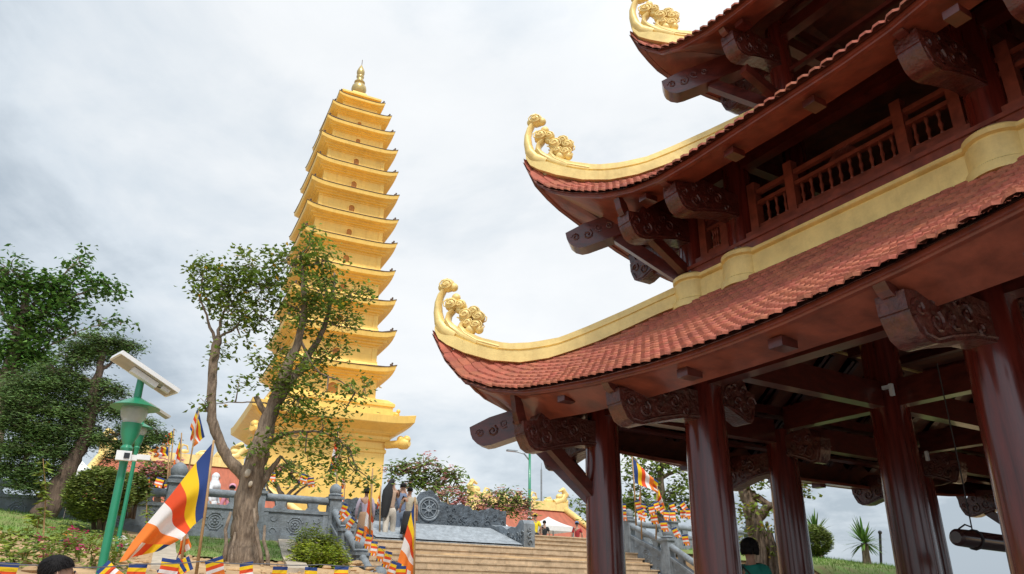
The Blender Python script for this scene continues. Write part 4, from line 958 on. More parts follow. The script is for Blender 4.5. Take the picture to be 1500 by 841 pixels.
# spiky palms
def palm(label,px,py,bx,by,d,L,n=70):
    c=at(px,py,d); b=at(bx,by,d); r=thing('spiky_palm',label,'palm',b); mb=MB(); mb.tube([b-Vector((0,0,.3)),b,b.lerp(c,.5),c],[.17,.13,.10,.09],9); mb.build('trunk',BARK,r,smooth=True)
    lf=MB()
    for i in range(n):
        a=random.uniform(0,6.283); e=random.uniform(-.45,1.45); D_=Vector((math.cos(a)*math.cos(e),math.sin(a)*math.cos(e),math.sin(e))); l=L*random.uniform(.75,1.1)*(1 if e>0 else .8)
        s=D_.cross(Vector((0,0,1))).normalized()*.028; g=Vector((0,0,-.28*l*(1-max(0,e)/1.6)))
        p=[c+D_*l*t+g*t*t for t in(0,.4,.75,1)]; o=len(lf.v)
        for q,w in zip(p,(.7,1,.7,.05)): lf.v+=[q-s*w,q+s*w]
        for k in range(3): lf.f.append([o+2*k,o+2*k+1,o+2*k+3,o+2*k+2]); lf.mi.append(0)
    lf.build('crown',LEAFD,r)
palm('spiky-leaved young palm standing alone against the sky on the right slope',1266,796,1271,832,24,.75)
palm('spiky-leaved young palm partly hidden by the column on the right slope',1195,782,1200,815,26,.75)
mb=MB(); a=at(1289,780,26); b=at(1291,832,26); mb.tube([b,a],.04,6); mb.ball(a,.06); o=mb.build('marker_post',BLACK,None,origin=b); tag(o,'thin dark post beside the lone spiky palm','post')
# saplings
def sapling(name,label,cat,px,by,ty,d,leaf,lm,nl,w=.012):
    b=at(px,by,d); t=at(px-3,ty,d); r=thing(name,label,cat,b); mb=MB(); mb.tube([b-Vector((0,0,.1)),jit(b.lerp(t,.5),.03),t],[w,w*.8,w*.4],5); s=mb.build('stem',BAMB,r); lf=MB()
    for i in range(nl):
        f=random.uniform(.25,1); p=b.lerp(t,f)
        for _ in range(3): leafquad(lf,jit(p,.05),leaf*random.uniform(.7,1.2),droop=.4,asp=.4)
    lf.build('crown',lm,r)
sapling('sapling','thin bright green sapling in front of the pine trunk','sapling',66,778,672,13,.13,LEAFY,26)
sapling('sapling','thin sapling beside the big flag in front of the corner post','sapling',218,775,722,15.5,.12,LEAFY,16)
sapling('sapling','pale-leaved young plant on the lawn edge left of the thin sapling','sapling',57,772,752,13.2,.2,LEAFY,9)
# bedding plants on the bank
rz=random.Random(5)
def plant(name,label,cat,px,py,d,h,w,lm,n,leaf,fm=None,nf=0,fs=.05,group=None):
    b=at(px,py,d); b.z=gz(b.x,b.y); r=thing(name,label,cat,b,group); lf=MB(); st=MB()
    for i in range(max(4,n//10)):
        a=random.uniform(0,6.28); q=b+Vector((w*random.random()*math.cos(a),w*random.random()*math.sin(a),h*random.uniform(.5,1))); st.tube([b,b.lerp(q,.5)+Vector((0,0,.05)),q],.006,4,cap=False)
        for _ in range(16): leafquad(lf,jit(q,.35*h+.02)-Vector((0,0,.1*h)),leaf*random.uniform(.6,1.2),droop=.3,asp=.45)
    s=st.build('stem',LEAF,r); lf.build('foliage',lm,r)
    if nf:
        fl=MB()
        for i in range(nf):
            q=b+Vector((random.gauss(0,w*.5),random.gauss(0,w*.5),h*random.uniform(.6,1.1)))
            for _ in range(5): leafquad(fl,jit(q,fs*.4),fs*random.uniform(.6,1.0),droop=.3,asp=.8)
        fl.build('blossoms',fm,r)
fg='flowering plants on the sandy bank'
for i,(px,py,lab,fm,nf) in enumerate([(86,772,'magenta flowering plant nearest the left edge of the lawn, tall and pale-leaved',MAG,6),(114,762,'bright pink flowering plant at the foot of the large round topiary',MAG,10),(97,758,'yellow-green flowering plant left of the pink plant under the topiary',LEAFY,4),(55,796,'dark red flowering plant low on the bank above the dark-haired head',MAG,5),(78,803,'pink flowering clump just above the dark-haired head',MAG,7),(95,800,'orange flowering plant above the dark-haired head',ORG,4),(121,804,'red and magenta flowering clump beside the green lamp post',MAG,9),(116,797,'plant with a single blue flower head beside the lamp post',BLUEF,2),(135,812,'magenta flowering plant at the foot of the green lamp post',MAG,7),(66,822,'magenta flowering plant left of the dark-haired head',MAG,5),(134,786,'pink-flowered leafy plant right behind the lamp post',MAG,7),(160,780,'yellow-green leafy plant right of the lamp post with pink flowers',MAG,5),(182,785,'white-flowered plant between lamp post and big flag',CF['w'],8),(196,775,'leafy plant with few pink flowers under the corner post',MAG,3),(172,800,'small magenta flowering plant between lamp post and big flag',MAG,5)]):
    d=13.6-(py-760)*.062; plant('flowering_plant',lab,'flowering plant',px,py,d,.26,.2,LEAFY if i%3 else LEAF,34,.085,fm,max(2,nf//2),.07,fg)
wg='weeds sprouting on the sandy bank'
for px,py,lab in [(12,800,'green weed at the far left of the bank'),(20,815,'broad-leaved weed low at the left edge'),(38,812,'weed left of the dark red flowers'),(62,788,'weed between the thin sapling and the bank edge'),(42,770,'weed at the edge of the left lawn'),(165,815,'weed under the corner of the big flag'),(178,828,'leafy weed below the tip of the big flag'),(105,782,'weed between sapling and lamp post'),(6,780,'weed at the left border under the lawn')]:
    plant('weed',lab,'weed',px,py,13.2-(py-760)*.06,.2,.12,LEAFY,24,.10,group=wg)
# yellow-green shrubs by the stair
for px,py,w,lab in [(455,812,.42,'yellow-green leafy shrub right of the concrete kerb'),(478,822,.34,'yellow-green leafy shrub against the stair railing'),(450,838,.36,'yellow-green leafy shrub lowest in the bed by the stair'),(486,842,.3,'small green shrub at the foot of the stair railing')]:
    d=15.6 if py<830 else 13.6; b=at(px,py,d); b.z-=.1; r=thing('shrub',lab,'shrub',b,'shrubs in the bed beside the stair'); lf=MB(); st=MB()
    for k in range(7):
        a=k*.9; q=b+Vector((w*.6*math.cos(a),w*.6*math.sin(a),.4)); st.tube([b-Vector((0,0,.3)),q],.012,5)
    for _ in range(2600):
        v=Vector((random.gauss(0,1),random.gauss(0,1),random.gauss(0,1))).normalized()*random.uniform(.5,1); leafquad(lf,b+Vector((v.x*w,v.y*w,.25+v.z*w*.8))+Vector((0,0,.08*math.sin(v.x*9)+.08*math.sin(v.y*11))),.075*random.uniform(.6,1.2),droop=-.3,asp=.5)
    st.build('stem',BARKD,r); lf.build('foliage',mat('shrub_leaf',(.36,.44,.03),.5,var=.3,scale=4,rand=.45,trans=.3),r)
# ================================================================== LAMPS
def solarlamp(label,px0,py0,px1,py1,d,sc=1.0,full=True):
    b=at(px0,py0,d); b.z=gz(b.x,b.y); t=at(px1,py1,d); b.x,b.y=t.x,t.y; r=thing('solar_lamp',label,'lamp post',b); H=t.z
    X,Y=t.x,t.y; q=lambda z:(X,Y,z)
    mb=MB(); mb.tube([q(b.z-.1),q(b.z+.03)],[.14*sc,.14*sc],16); mb.tube([q(b.z),q(H-.62*sc)],[.055*sc,.05*sc],16); po=mb.build('pole',GREENP,r,smooth=True,sharp=40)
    mb=MB(); mb.lathe([(.05*sc,-.62*sc),(.06*sc,-.45*sc),(.08*sc,-.40*sc),(.055*sc,-.36*sc),(.11*sc,-.22*sc),(.125*sc,-.1*sc),(.13*sc,-.08*sc),(.10*sc,-.075*sc)],(X,Y,H),20); mb.build('lamp_cup',GREENP,r,smooth=True,sharp=40)
    mb=MB(); mb.lathe([(.10*sc,-.075*sc),(.15*sc,.0),(.165*sc,.08*sc),(.16*sc,.13*sc),(.155*sc,.135*sc)],(X,Y,H),24); mb.lathe([(.06*sc,-.07*sc),(.07*sc,.1*sc)],(X,Y,H),12)
    for z in(.0,.04,.08): mb.lathe([(.10*sc,z*sc),(.14*sc,(z+.015)*sc),(.10*sc,(z+.03)*sc)],(X,Y,H),20)
    mb.build('lens',GLASS,r,smooth=True,sharp=40)
    mb=MB(); mb.lathe([(.30*sc,.125*sc),(.305*sc,.13*sc),(.20*sc,.19*sc),(.09*sc,.245*sc),(.05*sc,.27*sc),(.045*sc,.52*sc)],(X,Y,H),28); mb.build('lamp_hood',GREENP,r,smooth=True,sharp=40)
    return r,X,Y,H
lamp,lx,ly,lh=solarlamp('green solar lamp post with round hood and tilted panel on the left',150,800,195,612,9.3,.85)
# solar panel, seen from below: a tilted slab with white frame and cream battery box
c=at(207,550,9.3); c.x,c.y=lx,ly; c.z=lh+.53
right=Vector((ly,-lx,0)).normalized(); fwd=Vector((lx,ly,0)).normalized()
u=(right*.88-Vector((0,0,.42))+fwd*.25).normalized(); v=(fwd-u*fwd.dot(u)); v=(v-Vector((0,0,.04))).normalized(); v=(v-u*v.dot(u)).normalized(); w=u.cross(v).normalized()
if w.z<0: w=-w
def slab(mb,c,u,v,w,a,b,t): mb.hexa([c-u*a-v*b-w*t,c+u*a-v*b-w*t,c+u*a+v*b-w*t,c-u*a+v*b-w*t],[c-u*a-v*b+w*t,c+u*a-v*b+w*t,c+u*a+v*b+w*t,c-u*a+v*b+w*t])
c2=c+right*.03-Vector((0,0,.03))
mb=MB(); slab(mb,c2,u,v,w,.36,.22,.012); pn=mb.build('solar_panel',PANEL,lamp)
mb=MB()
for s in(-1,1): slab(mb,c2+v*s*.225,u,v,w,.375,.012,.022); slab(mb,c2+u*s*.368,u,v,w,.012,.213,.022)
mb.build('panel_frame',WHITE,pn)
mb=MB(); slab(mb,c2-w*.018-v*.0,u,v,w,.352,.21,.006); mb.build('panel_back',CREAM,pn)
mb=MB(); slab(mb,c2-w*.06-v*.08,u,v,w,.16,.06,.03); slab(mb,c2-w*.04+u*.26-v*.1,u,v,w,.05,.03,.02); mb.build('battery_box',WHITE,pn)
mb=MB(); mb.tube([c2-w*.03+u*.1-v*.06,c2-w*.06+u*.18-v*.1,c2-w*.03+u*.26-v*.07],.006,5); mb.build('cable',BLACK,pn)
# camera on the pole
cc=at(181,668,9.2); ca=thing('security_camera','small white security camera strapped to the green lamp post','camera',cc)
mb=MB(); slab(mb,cc-fwd*.02+right*.0,right,Vector((0,0,1)),fwd,.075,.05,.03); slab(mb,cc+right*.10+fwd*.02-Vector((0,0,.01)),right,Vector((0,0,1)),fwd,.035,.03,.03); mb.build('camera_body',WHITE,ca)
mb=MB(); slab(mb,cc-fwd*.055+right*.03,right,Vector((0,0,1)),fwd,.028,.028,.006); mb.build('camera_eye',BLACK,ca)
l2=solarlamp('second green solar lamp post just behind the first one',180,760,205,634,13.5,.6)
r2,X2_,Y2_,H2_=l2
mb=MB(); c3=Vector((X2_,Y2_,H2_+.7)); slab(mb,c3+right*.2-Vector((0,0,.32)),u,v,w,.20,.11,.02); mb.build('solar_panel',CREAM,r2)
mb=MB(); b=Vector((X2_,Y2_,at(200,668,13.4).z)); slab(mb,b+right*.12,right,Vector((0,0,1)),fwd,.10,.04,.04); mb.build('camera_body',WHITE,r2)
# tall street lamp
b=at(777,800,46); t=at(776,655,46); sl_=thing('street_lamp','tall thin green street lamp with a curved arm near the temple roof','street lamp',(t.x,t.y,1.75))
mb=MB(); mb.tube([(t.x,t.y,1.75),(t.x,t.y,t.z)],[.11,.07],10); mb.build('pole',GREENP,sl_,smooth=True)
mb=MB(); a=[at(776,675,46),at(768,665,46),at(758,662,46),at(749,660,46)]; mb.tube(a,[.05,.045,.04,.03],8); mb.build('arm',STEEL,sl_,smooth=True)
mb=MB(); e=at(750,660.5,46); mb.beam(e-right*.35,e+right*.35,.2,.10); mb.build('lamp_head',STEEL,sl_)
mb=MB(); mb.beam(t-right*.36+Vector((0,0,-.1)),t+right*.36+Vector((0,0,.16)),.5,.04); mb.build('solar_panel',PANEL,sl_)
b=at(793,740,80); mb=MB(); mb.tube([(b.x,b.y,1.75),at(793,688,80)],[.09,.09],8); mb.tube([at(793,688,80),at(793,678,80)],[.04,.02],6); o=mb.build('mast',STEEL,None,origin=b); tag(o,'thin grey mast rising behind the temple ridge','mast')
# ================================================================== TEMPLE HALLS AND CANOPIES
def hall(name,label,ridge_a,ridge_b,d,eave_drop,ea,eb,depth):
    # ridge endpoints/eave endpoints given by sight lines, hall axis parallel to the pavilion's side
    A=at(*ridge_a,d); Bv=ray(*ridge_b); Bv=Bv*(A.x/Bv.x); Bv.z=A.z
    zr=A.z; ze=zr-eave_drop; xc=A.x
    o=thing(name,label,'temple hall',(xc,(A.y+Bv.y)/2,1.75)); y0,y1=A.y,Bv.y; ex=depth/2
    yy0=y0-ea; yy1=y1+eb
    mb=MB(); N=8
    def cv(t): return ze+(zr-ze)*(t*.7+t*t*.3)
    rows=[]
    for i in range(N+1):
        t=i/N; z=cv(t); rows.append([Vector((xc+ex*(1-t),lerp(yy0,y0,t),z)),Vector((xc+ex*(1-t),lerp(yy1,y1,t),z)),Vector((xc-ex*(1-t),lerp(yy1,y1,t),z)),Vector((xc-ex*(1-t),lerp(yy0,y0,t),z))])
    for r in rows: mb.v+=r
    for i in range(N):
        for k in range(4): mb.f.append([i*4+k,i*4+(k+1)%4,i*4+4+(k+1)%4,i*4+4+k]); mb.mi.append(0)
    rf=mb.build('roof',mat('far_roof_tile',(.42,.12,.065),.8,var=.15,scale=1.2,bump=.4,bscale=9,stretch=(1,4,1)),o)
    mb=MB(); mb.beam((xc,y0-.3,zr+.3),(xc,y1+.3,zr+.3),.5,.7)
    n=int((y1-y0)/1.3)
    for i in range(n+1):
        y=lerp(y0,y1,i/max(n,1)); h=.35+.22*math.sin(i*2.1); mb.ball((xc,y,zr+.7+h*.3),.26+.08*math.sin(i*1.3),(.5,1.5,.8),8,6); mb.tube([(xc,y-.5,zr+.7),(xc,y-.2,zr+.8+h),(xc,y+.1,zr+.95+h*.6),(xc,y+.3,zr+.8)],[.1,.09,.07,.03],6)
    for y,s in((y0-.2,-1),(y1+.2,1)):
        mb.tube([(xc,y-s*1.2,zr+.6),(xc,y-s*.4,zr+.9),(xc,y,zr+1.4),(xc,y-s*.3,zr+1.8),(xc,y-s*.7,zr+1.6)],[.3,.32,.3,.2,.08],8); mb.ball((xc,y-s*.6,zr+1.15),.28,(1,1.4,1)); mb.ball((xc,y-s*.2,zr+1.75),.2)
    mb.build('ridge',GOLD,rf,smooth=True,sharp=50)
    for sx in(-1,1):
        for ya,yb in((y0,yy0),(y1,yy1)):
            m2=MB(); m2.tube([(xc,ya,zr+.2),(xc+sx*ex*.3,lerp(ya,yb,.3),cv(.7)+.25),(xc+sx*ex*.65,lerp(ya,yb,.65),cv(.35)+.25),(xc+sx*ex,yb,ze+.3),(xc+sx*ex*1.06,yb+(yb-ya)*.06,ze+.9)],[.28,.26,.26,.25,.12],8); m2.ball((xc+sx*ex*.72,lerp(ya,yb,.72),cv(.28)+.6),.35); m2.build('hip_ridge',GOLD,rf,smooth=True)
    mb=MB(); mb.box((xc,(yy0+yy1)/2,ze-.25),(2*ex-.4,(yy1-yy0)-.4,.5)); mb.box((xc,(yy0+yy1)/2,(ze+1.75)/2),(2*ex-4,yy1-yy0-4,ze-1.75)); mb.build('wall',WOODH,o)
    n=int((yy1-yy0)/2.6)
    for i in range(n+1):
        y=lerp(yy0+.8,yy1-.8,i/n); m2=MB(); m2.tube([(xc+ex-1,y,1.75),(xc+ex-1,y,ze-.3)],.2,8); m2.build('column',WOODH,o)
hall('temple_hall','low temple hall with red tiled roof and golden dragon ridge left of the corner column',(690,738),(826,747),62,5.4,1.5,5.0,15)
hall('temple_hall','red-roofed temple hall seen behind the forked trunk and the flags',(150,668),(352,665),60,5.2,3,6,15)
def canopy(label,px,py,wpx,hpx,d):
    t=at(px,py,d); w=wpx*d/1100; h=hpx*d/1100; o=thing('canopy',label,'canopy',(t.x,t.y,1.75)); mb=MB(); c=t-Vector((0,0,h)); k=[c+Vector((a*w,b*w,0)) for a,b in((-1,-1),(1,-1),(1,1),(-1,1))]
    n=6; o_=0
    for s in range(4):
        p,q=k[s],k[(s+1)%4]
        rows=[]
        for i in range(n+1):
            f=i/n; m_=[]
            for j in range(n+1):
                g_=j/n; e=p.lerp(q,g_); m_.append(t.lerp(e,f)-Vector((0,0,.10*h*math.sin(math.pi*f))))
            rows.append(m_)
        for i in range(n):
            for j in range(n): mb.add([rows[i][j],rows[i][j+1],rows[i+1][j+1],rows[i+1][j]],[(0,1,2,3)])
        mb.add([p,q,q-Vector((0,0,.25)),p-Vector((0,0,.25))],[(0,1,2,3)])
    mb.build('canvas',CANVAS,o)
    for e in k: m2=MB(); m2.tube([Vector((e.x,e.y,1.75)),e],.04,6); m2.build('leg',STEEL,o)
canopy('white market canopy in front of the temple hall',803,757,25,14,42)
canopy('white market canopy behind the carved parapet',735,763,24,20,40)
canopy('white canopy behind the pine trunk',118,672,18,16,34)
# ================================================================== FLAGS
KEYS='byrwo'
def flag(label,HT,HB,FT,FB,d,dd=0,fold=.05,nf=1.5,pole=None,ph=0,group=None,sag=0,pd=.013,rev=False,cat='flag',name='flag',small=False):
    ht,hb=at(*HT,d),at(*HB,d); ft,fb=at(*FT,d+dd),at(*FB,d+dd)
    r=thing(name,label,cat,at(*pole[1],d) if pole else hb,group)
    nx,ny_=(24,16) if not small else (12,6); mb=MB(); vis=Vector((hb.x,hb.y,0)).normalized()
    for i in range(nx+1):
        u=i/nx
        for j in range(ny_+1):
            v=j/ny_; p=(ht.lerp(hb,v)).lerp(ft.lerp(fb,v),u)
            a=fold*(u**.7)*math.sin(6.283*(nf*v+.55*u)+ph)+fold*.55*u*math.sin(6.283*(1.3*u+.8*v)+ph*2)
            p=p+vis*a+Vector((0,0,-sag*math.sin(math.pi*u)*(1-.4*v)))+Vector((-vis.y,vis.x,0))*a*.35
            mb.v.append(p)
    for i in range(nx):
        c=int(6*(i+.5)/nx)
        for j in range(ny_):
            k=c if c<5 else (4-int(5*(j+.5)/ny_) if rev else int(5*(j+.5)/ny_))
            mb.f.append([i*(ny_+1)+j,(i+1)*(ny_+1)+j,(i+1)*(ny_+1)+j+1,i*(ny_+1)+j+1]); mb.mi.append(k)
    mb.build('cloth',[CF[k] for k in KEYS],r,smooth=True)
    if pole:
        m2=MB(); a,b=at(*pole[0],d),at(*pole[1],d); m2.tube([a,jit(a.lerp(b,.5),.01),b],[pd*.8,pd,pd*1.15],8); m2.build('pole',BAMB,r,smooth=True)
    return r
# the big flag by the forked tree: two hanging folds
flag('large five-coloured flag drooping from a bamboo pole beside the forked trunk',(313,647),(299,757),(168,824),(236,806),8,.3,.12,1.25,((313,645),(286,850)),ph=.8,sag=.02,rev=True)
flag('second drooping flag with red and white bars half hidden behind the largest flag',(275,735),(268,765),(256,822),(280,800),8.6,.1,.05,1.2,((277,733),(262,850)),ph=2)
flag('tall drooping flag on a thin pole in front of the stairs',(608,732),(608,792),(578,842),(606,850),11,.15,.06,1.1,((608,728),(606,860)),ph=.4)
flag('hanging flag half hidden by leaves beside the head of the stair railing',(546,690),(544,735),(528,812),(546,800),17,.1,.08,1.2,((546,686),(541,800)),ph=1.2,pd=.02)
flag('flag blowing from a dark pole high beside the curved limb',(290,598),(300,640),(277,630),(283,655),21.5,.3,.10,1.2,((292,596),(268,735)),ph=.6,pd=.02)
flag('narrow flag with a blue tip left of the corner post',(266,637),(265,662),(249,692),(258,690),22,.2,.10,1.2,((266,634),(262,740)),ph=1.5,pd=.02)
flag('small blue and yellow flag at the end of the pine branch',(255,630),(253,650),(238,640),(240,656),23,.2,.10,1.2,((255,628),(245,740)),ph=1,pd=.02)
flag('orange and white flag sagging under the pine branch',(247,655),(247,668),(222,655),(226,670),22.5,.2,.12,1.4,((248,650),(243,740)),ph=2,pd=.02)
flag('tall flag on a pole against the pagoda wall',(496,624),(496,650),(482,690),(494,700),30,.2,.12,1.2,((496,620),(490,790)),ph=.7,pd=.03)
flag('flag streaming from a pole behind the right stair railing',(927,671),(930,707),(962,706),(964,723),22,.3,.09,1.2,((926,669),(932,770)),ph=.9,pd=.022)
flag('flag hanging limp beside the streaming one behind the right railing',(938,712),(938,730),(934,757),(946,752),22.3,.1,.06,1.2,((938,710),(940,790)),ph=.9,pd=.02)
flag('flag hanging at a slant behind the right stair railing nearest the thick column',(963,709),(961,728),(976,748),(969,745),22.6,.1,.07,1.2,((963,707),(961,790)),ph=.2,pd=.02)
flag('small flag in front of the plumeria behind the wheel screen',(656,731),(656,738),(655,752),(662,748),22.5,.1,.05,1.2,((656,729),(656,790)),ph=.2,pd=.018,small=True)
flag('small red and white flag hanging beside the pagoda wall',(505,690),(505,700),(498,716),(506,716),24,.1,.05,1.2,((505,686),(503,780)),ph=1.2,pd=.018,small=True)
flag('blue-tipped small flag above the head of the stair railing',(558,715),(557,728),(550,745),(556,745),20,.1,.05,1.2,((558,712),(556,790)),ph=1.2,pd=.018,small=True)
# bunting: each string with its small flags
def bunting(label,line,flags,d,w,h,sway=.3,zs=0):
    P=[at(px,py,dd) for px,py,dd in line]; r=thing('bunting',label,'bunting',P[0]); mb=MB(); pts=[]
    for i in range(len(P)-1):
        for k in range(6):
            t=k/6; q=P[i].lerp(P[i+1],t); q.z-=.06*math.sin(math.pi*t)*(P[i]-P[i+1]).length*.3; pts.append(q)
    pts.append(P[-1]); mb.tube(pts,.0045,4); mb.build('string',STRING,r)
    for fi,(px,py,tilt,ws) in enumerate(flags):
        dd=d(px) if callable(d) else d; c=at(px,py,dd); rt_=Vector((c.y,-c.x,0)).normalized(); fw_=Vector((c.x,c.y,0)).normalized()
        ca,sa=math.cos(tilt),math.sin(tilt); ux=(rt_*ca+Vector((0,0,sa))); dn=(Vector((0,0,-ca))+rt_*sa+fw_*random.uniform(-.25,.25))
        mb=MB(); nx,ny_=5,12; ph=random.uniform(0,6)
        for j in range(ny_+1):
            for i in range(nx+1): 
                s=i/nx-.5; t=j/ny_; mb.v.append(c+ux*s*w*ws+dn*t*h+fw_*(.14*w*t*math.sin(6*s+ph)+.1*h*t*t*math.sin(ph*3))+rt_*.1*w*t*math.sin(ph+3*t))
        for j in range(ny_):
            k0=int(6*(j+.5)/ny_)
            for i in range(nx):
                k=k0 if k0<5 else int(5*(i+.5)/nx)
                mb.f.append([j*(nx+1)+i,j*(nx+1)+i+1,(j+1)*(nx+1)+i+1,(j+1)*(nx+1)+i]); mb.mi.append(k)
        mb.build('pennant',[CF[k] for k in KEYS],r,smooth=True)
bunting('bunting of small flags strung low across the bottom left of the scene',[(-30,823,6.4),(60,828,6.4),(140,831,6.6),(200,826,6.8),(300,822,7.0),(390,826,7.2),(470,827,7.4),(560,829,7.6)],[(8,824,-.03,1.1),(84,829,.25,.8),(150,829,.9,.7),(203,826,0,.85),(251,819,-.12,.9),(268,826,-.9,.8),(280,824,-1.1,.7),(313,818,.35,.9),(361,824,.2,.7),(411,830,0,.8),(456,831,-.05,.7),(501,830,0,.8),(588,829,0,.6)],lambda px:lerp(6.4,7.6,px/560),.155,.17)
bunting('bunting of small flags sagging down beside the left stair railing',[(490,722,18),(508,735,16.5),(517,757,15.5),(530,772,14.8),(541,784,14.2),(549,795,13.6),(558,803,13.2),(567,810,12.8),(578,822,12.2),(600,834,11.6)],[(507,738,-.3,1),(512,748,-.7,1),(519,759,-.6,1),(530,774,-.35,1),(541,783,-.1,1),(549,793,-.1,1),(560,800,-.1,1),(570,808,-.2,1),(579,823,-.3,1),(597,826,-.4,1)],lambda px:lerp(17,11.8,(px-500)/100),.115,.25)
bunting('bunting of small flags gathered on the upper string behind the right stair railing',[(905,738,21),(930,735,21),(950,738,21),(970,735,21),(990,738,21),(1010,735,21)],[(913,738,0,1),(933,733,.2,1),(943,738,-.2,1),(960,735,.3,1),(966,741,.5,1),(976,748,-.1,1),(983,737,.3,1),(1000,745,0,1),(997,736,.6,1)],21,.14,.25)
bunting('bunting of small flags on the lower string hanging over the right stair railing',[(905,748,19.6),(935,748,19.6),(957,750,19.6),(972,762,19),(986,772,18.5),(1004,783,18)],[(913,747,0,1),(937,745,.3,1.2),(944,748,-.3,1.1),(953,740,.2,1),(957,752,.1,1.2),(972,763,.05,1.2),(987,773,.4,.9),(1003,783,.1,1),(985,748,0,1),(1009,745,0,1)],19.3,.14,.25)
bunting('bunting of small flags tangled in the plumeria behind the corner post',[(205,700,22.5),(230,690,22.5),(255,705,22.5),(280,700,22.5)],[(213,700,.2,1),(236,700,-.2,1),(246,706,.3,1),(258,700,0,1),(268,698,-.3,1.1),(262,706,.4,1),(276,703,.2,1)],22.3,.2,.26)
bunting('bunting of small flags caught in the lower pine branches',[(20,640,17.2),(45,645,17.2),(70,650,17.2)],[(40,642,.2,1),(54,640,.4,1),(44,655,-.2,.9),(72,614,.3,.8)],17.1,.13,.16)
bunting('bunting of small flags in the leaves along the terrace balustrade',[(400,715,20),(440,712,19.5),(470,700,19),(505,705,18.6)],[(399,692,0,1),(455,700,.2,1),(447,695,-.2,1),(489,715,.3,1),(497,722,.2,1)],19.3,.16,.22)
# ================================================================== PEOPLE
def skinmesh(verts,edges,root,mt,par,org,M,name,sub=1):
    me=bpy.data.meshes.new(name); me.from_pydata([M@Vector(v[:3])-org for v in verts],edges,[]); ob=bpy.data.objects.new(name,me); COL.objects.link(ob)
    md=ob.modifiers.new('s','SKIN'); md.use_smooth_shade=True; md.branch_smoothing=.4
    sv=me.skin_vertices[0].data
    for i,v in enumerate(verts):
        rr=v[3]; rr=rr if isinstance(rr,tuple) else (rr,rr); sv[i].radius=rr; sv[i].use_root=(i==root)
    ms=ob.modifiers.new('u','SUBSURF'); ms.levels=sub; ms.render_levels=sub
    dg=bpy.context.evaluated_depsgraph_get(); nm=bpy.data.meshes.new_from_object(ob.evaluated_get(dg)); bpy.data.objects.remove(ob); bpy.data.meshes.remove(me)
    nm.materials.clear(); nm.materials.append(mt); nm.polygons.foreach_set('use_smooth',[True]*len(nm.polygons))
    o=bpy.data.objects.new(name,nm); COL.objects.link(o); o.parent=par; return o
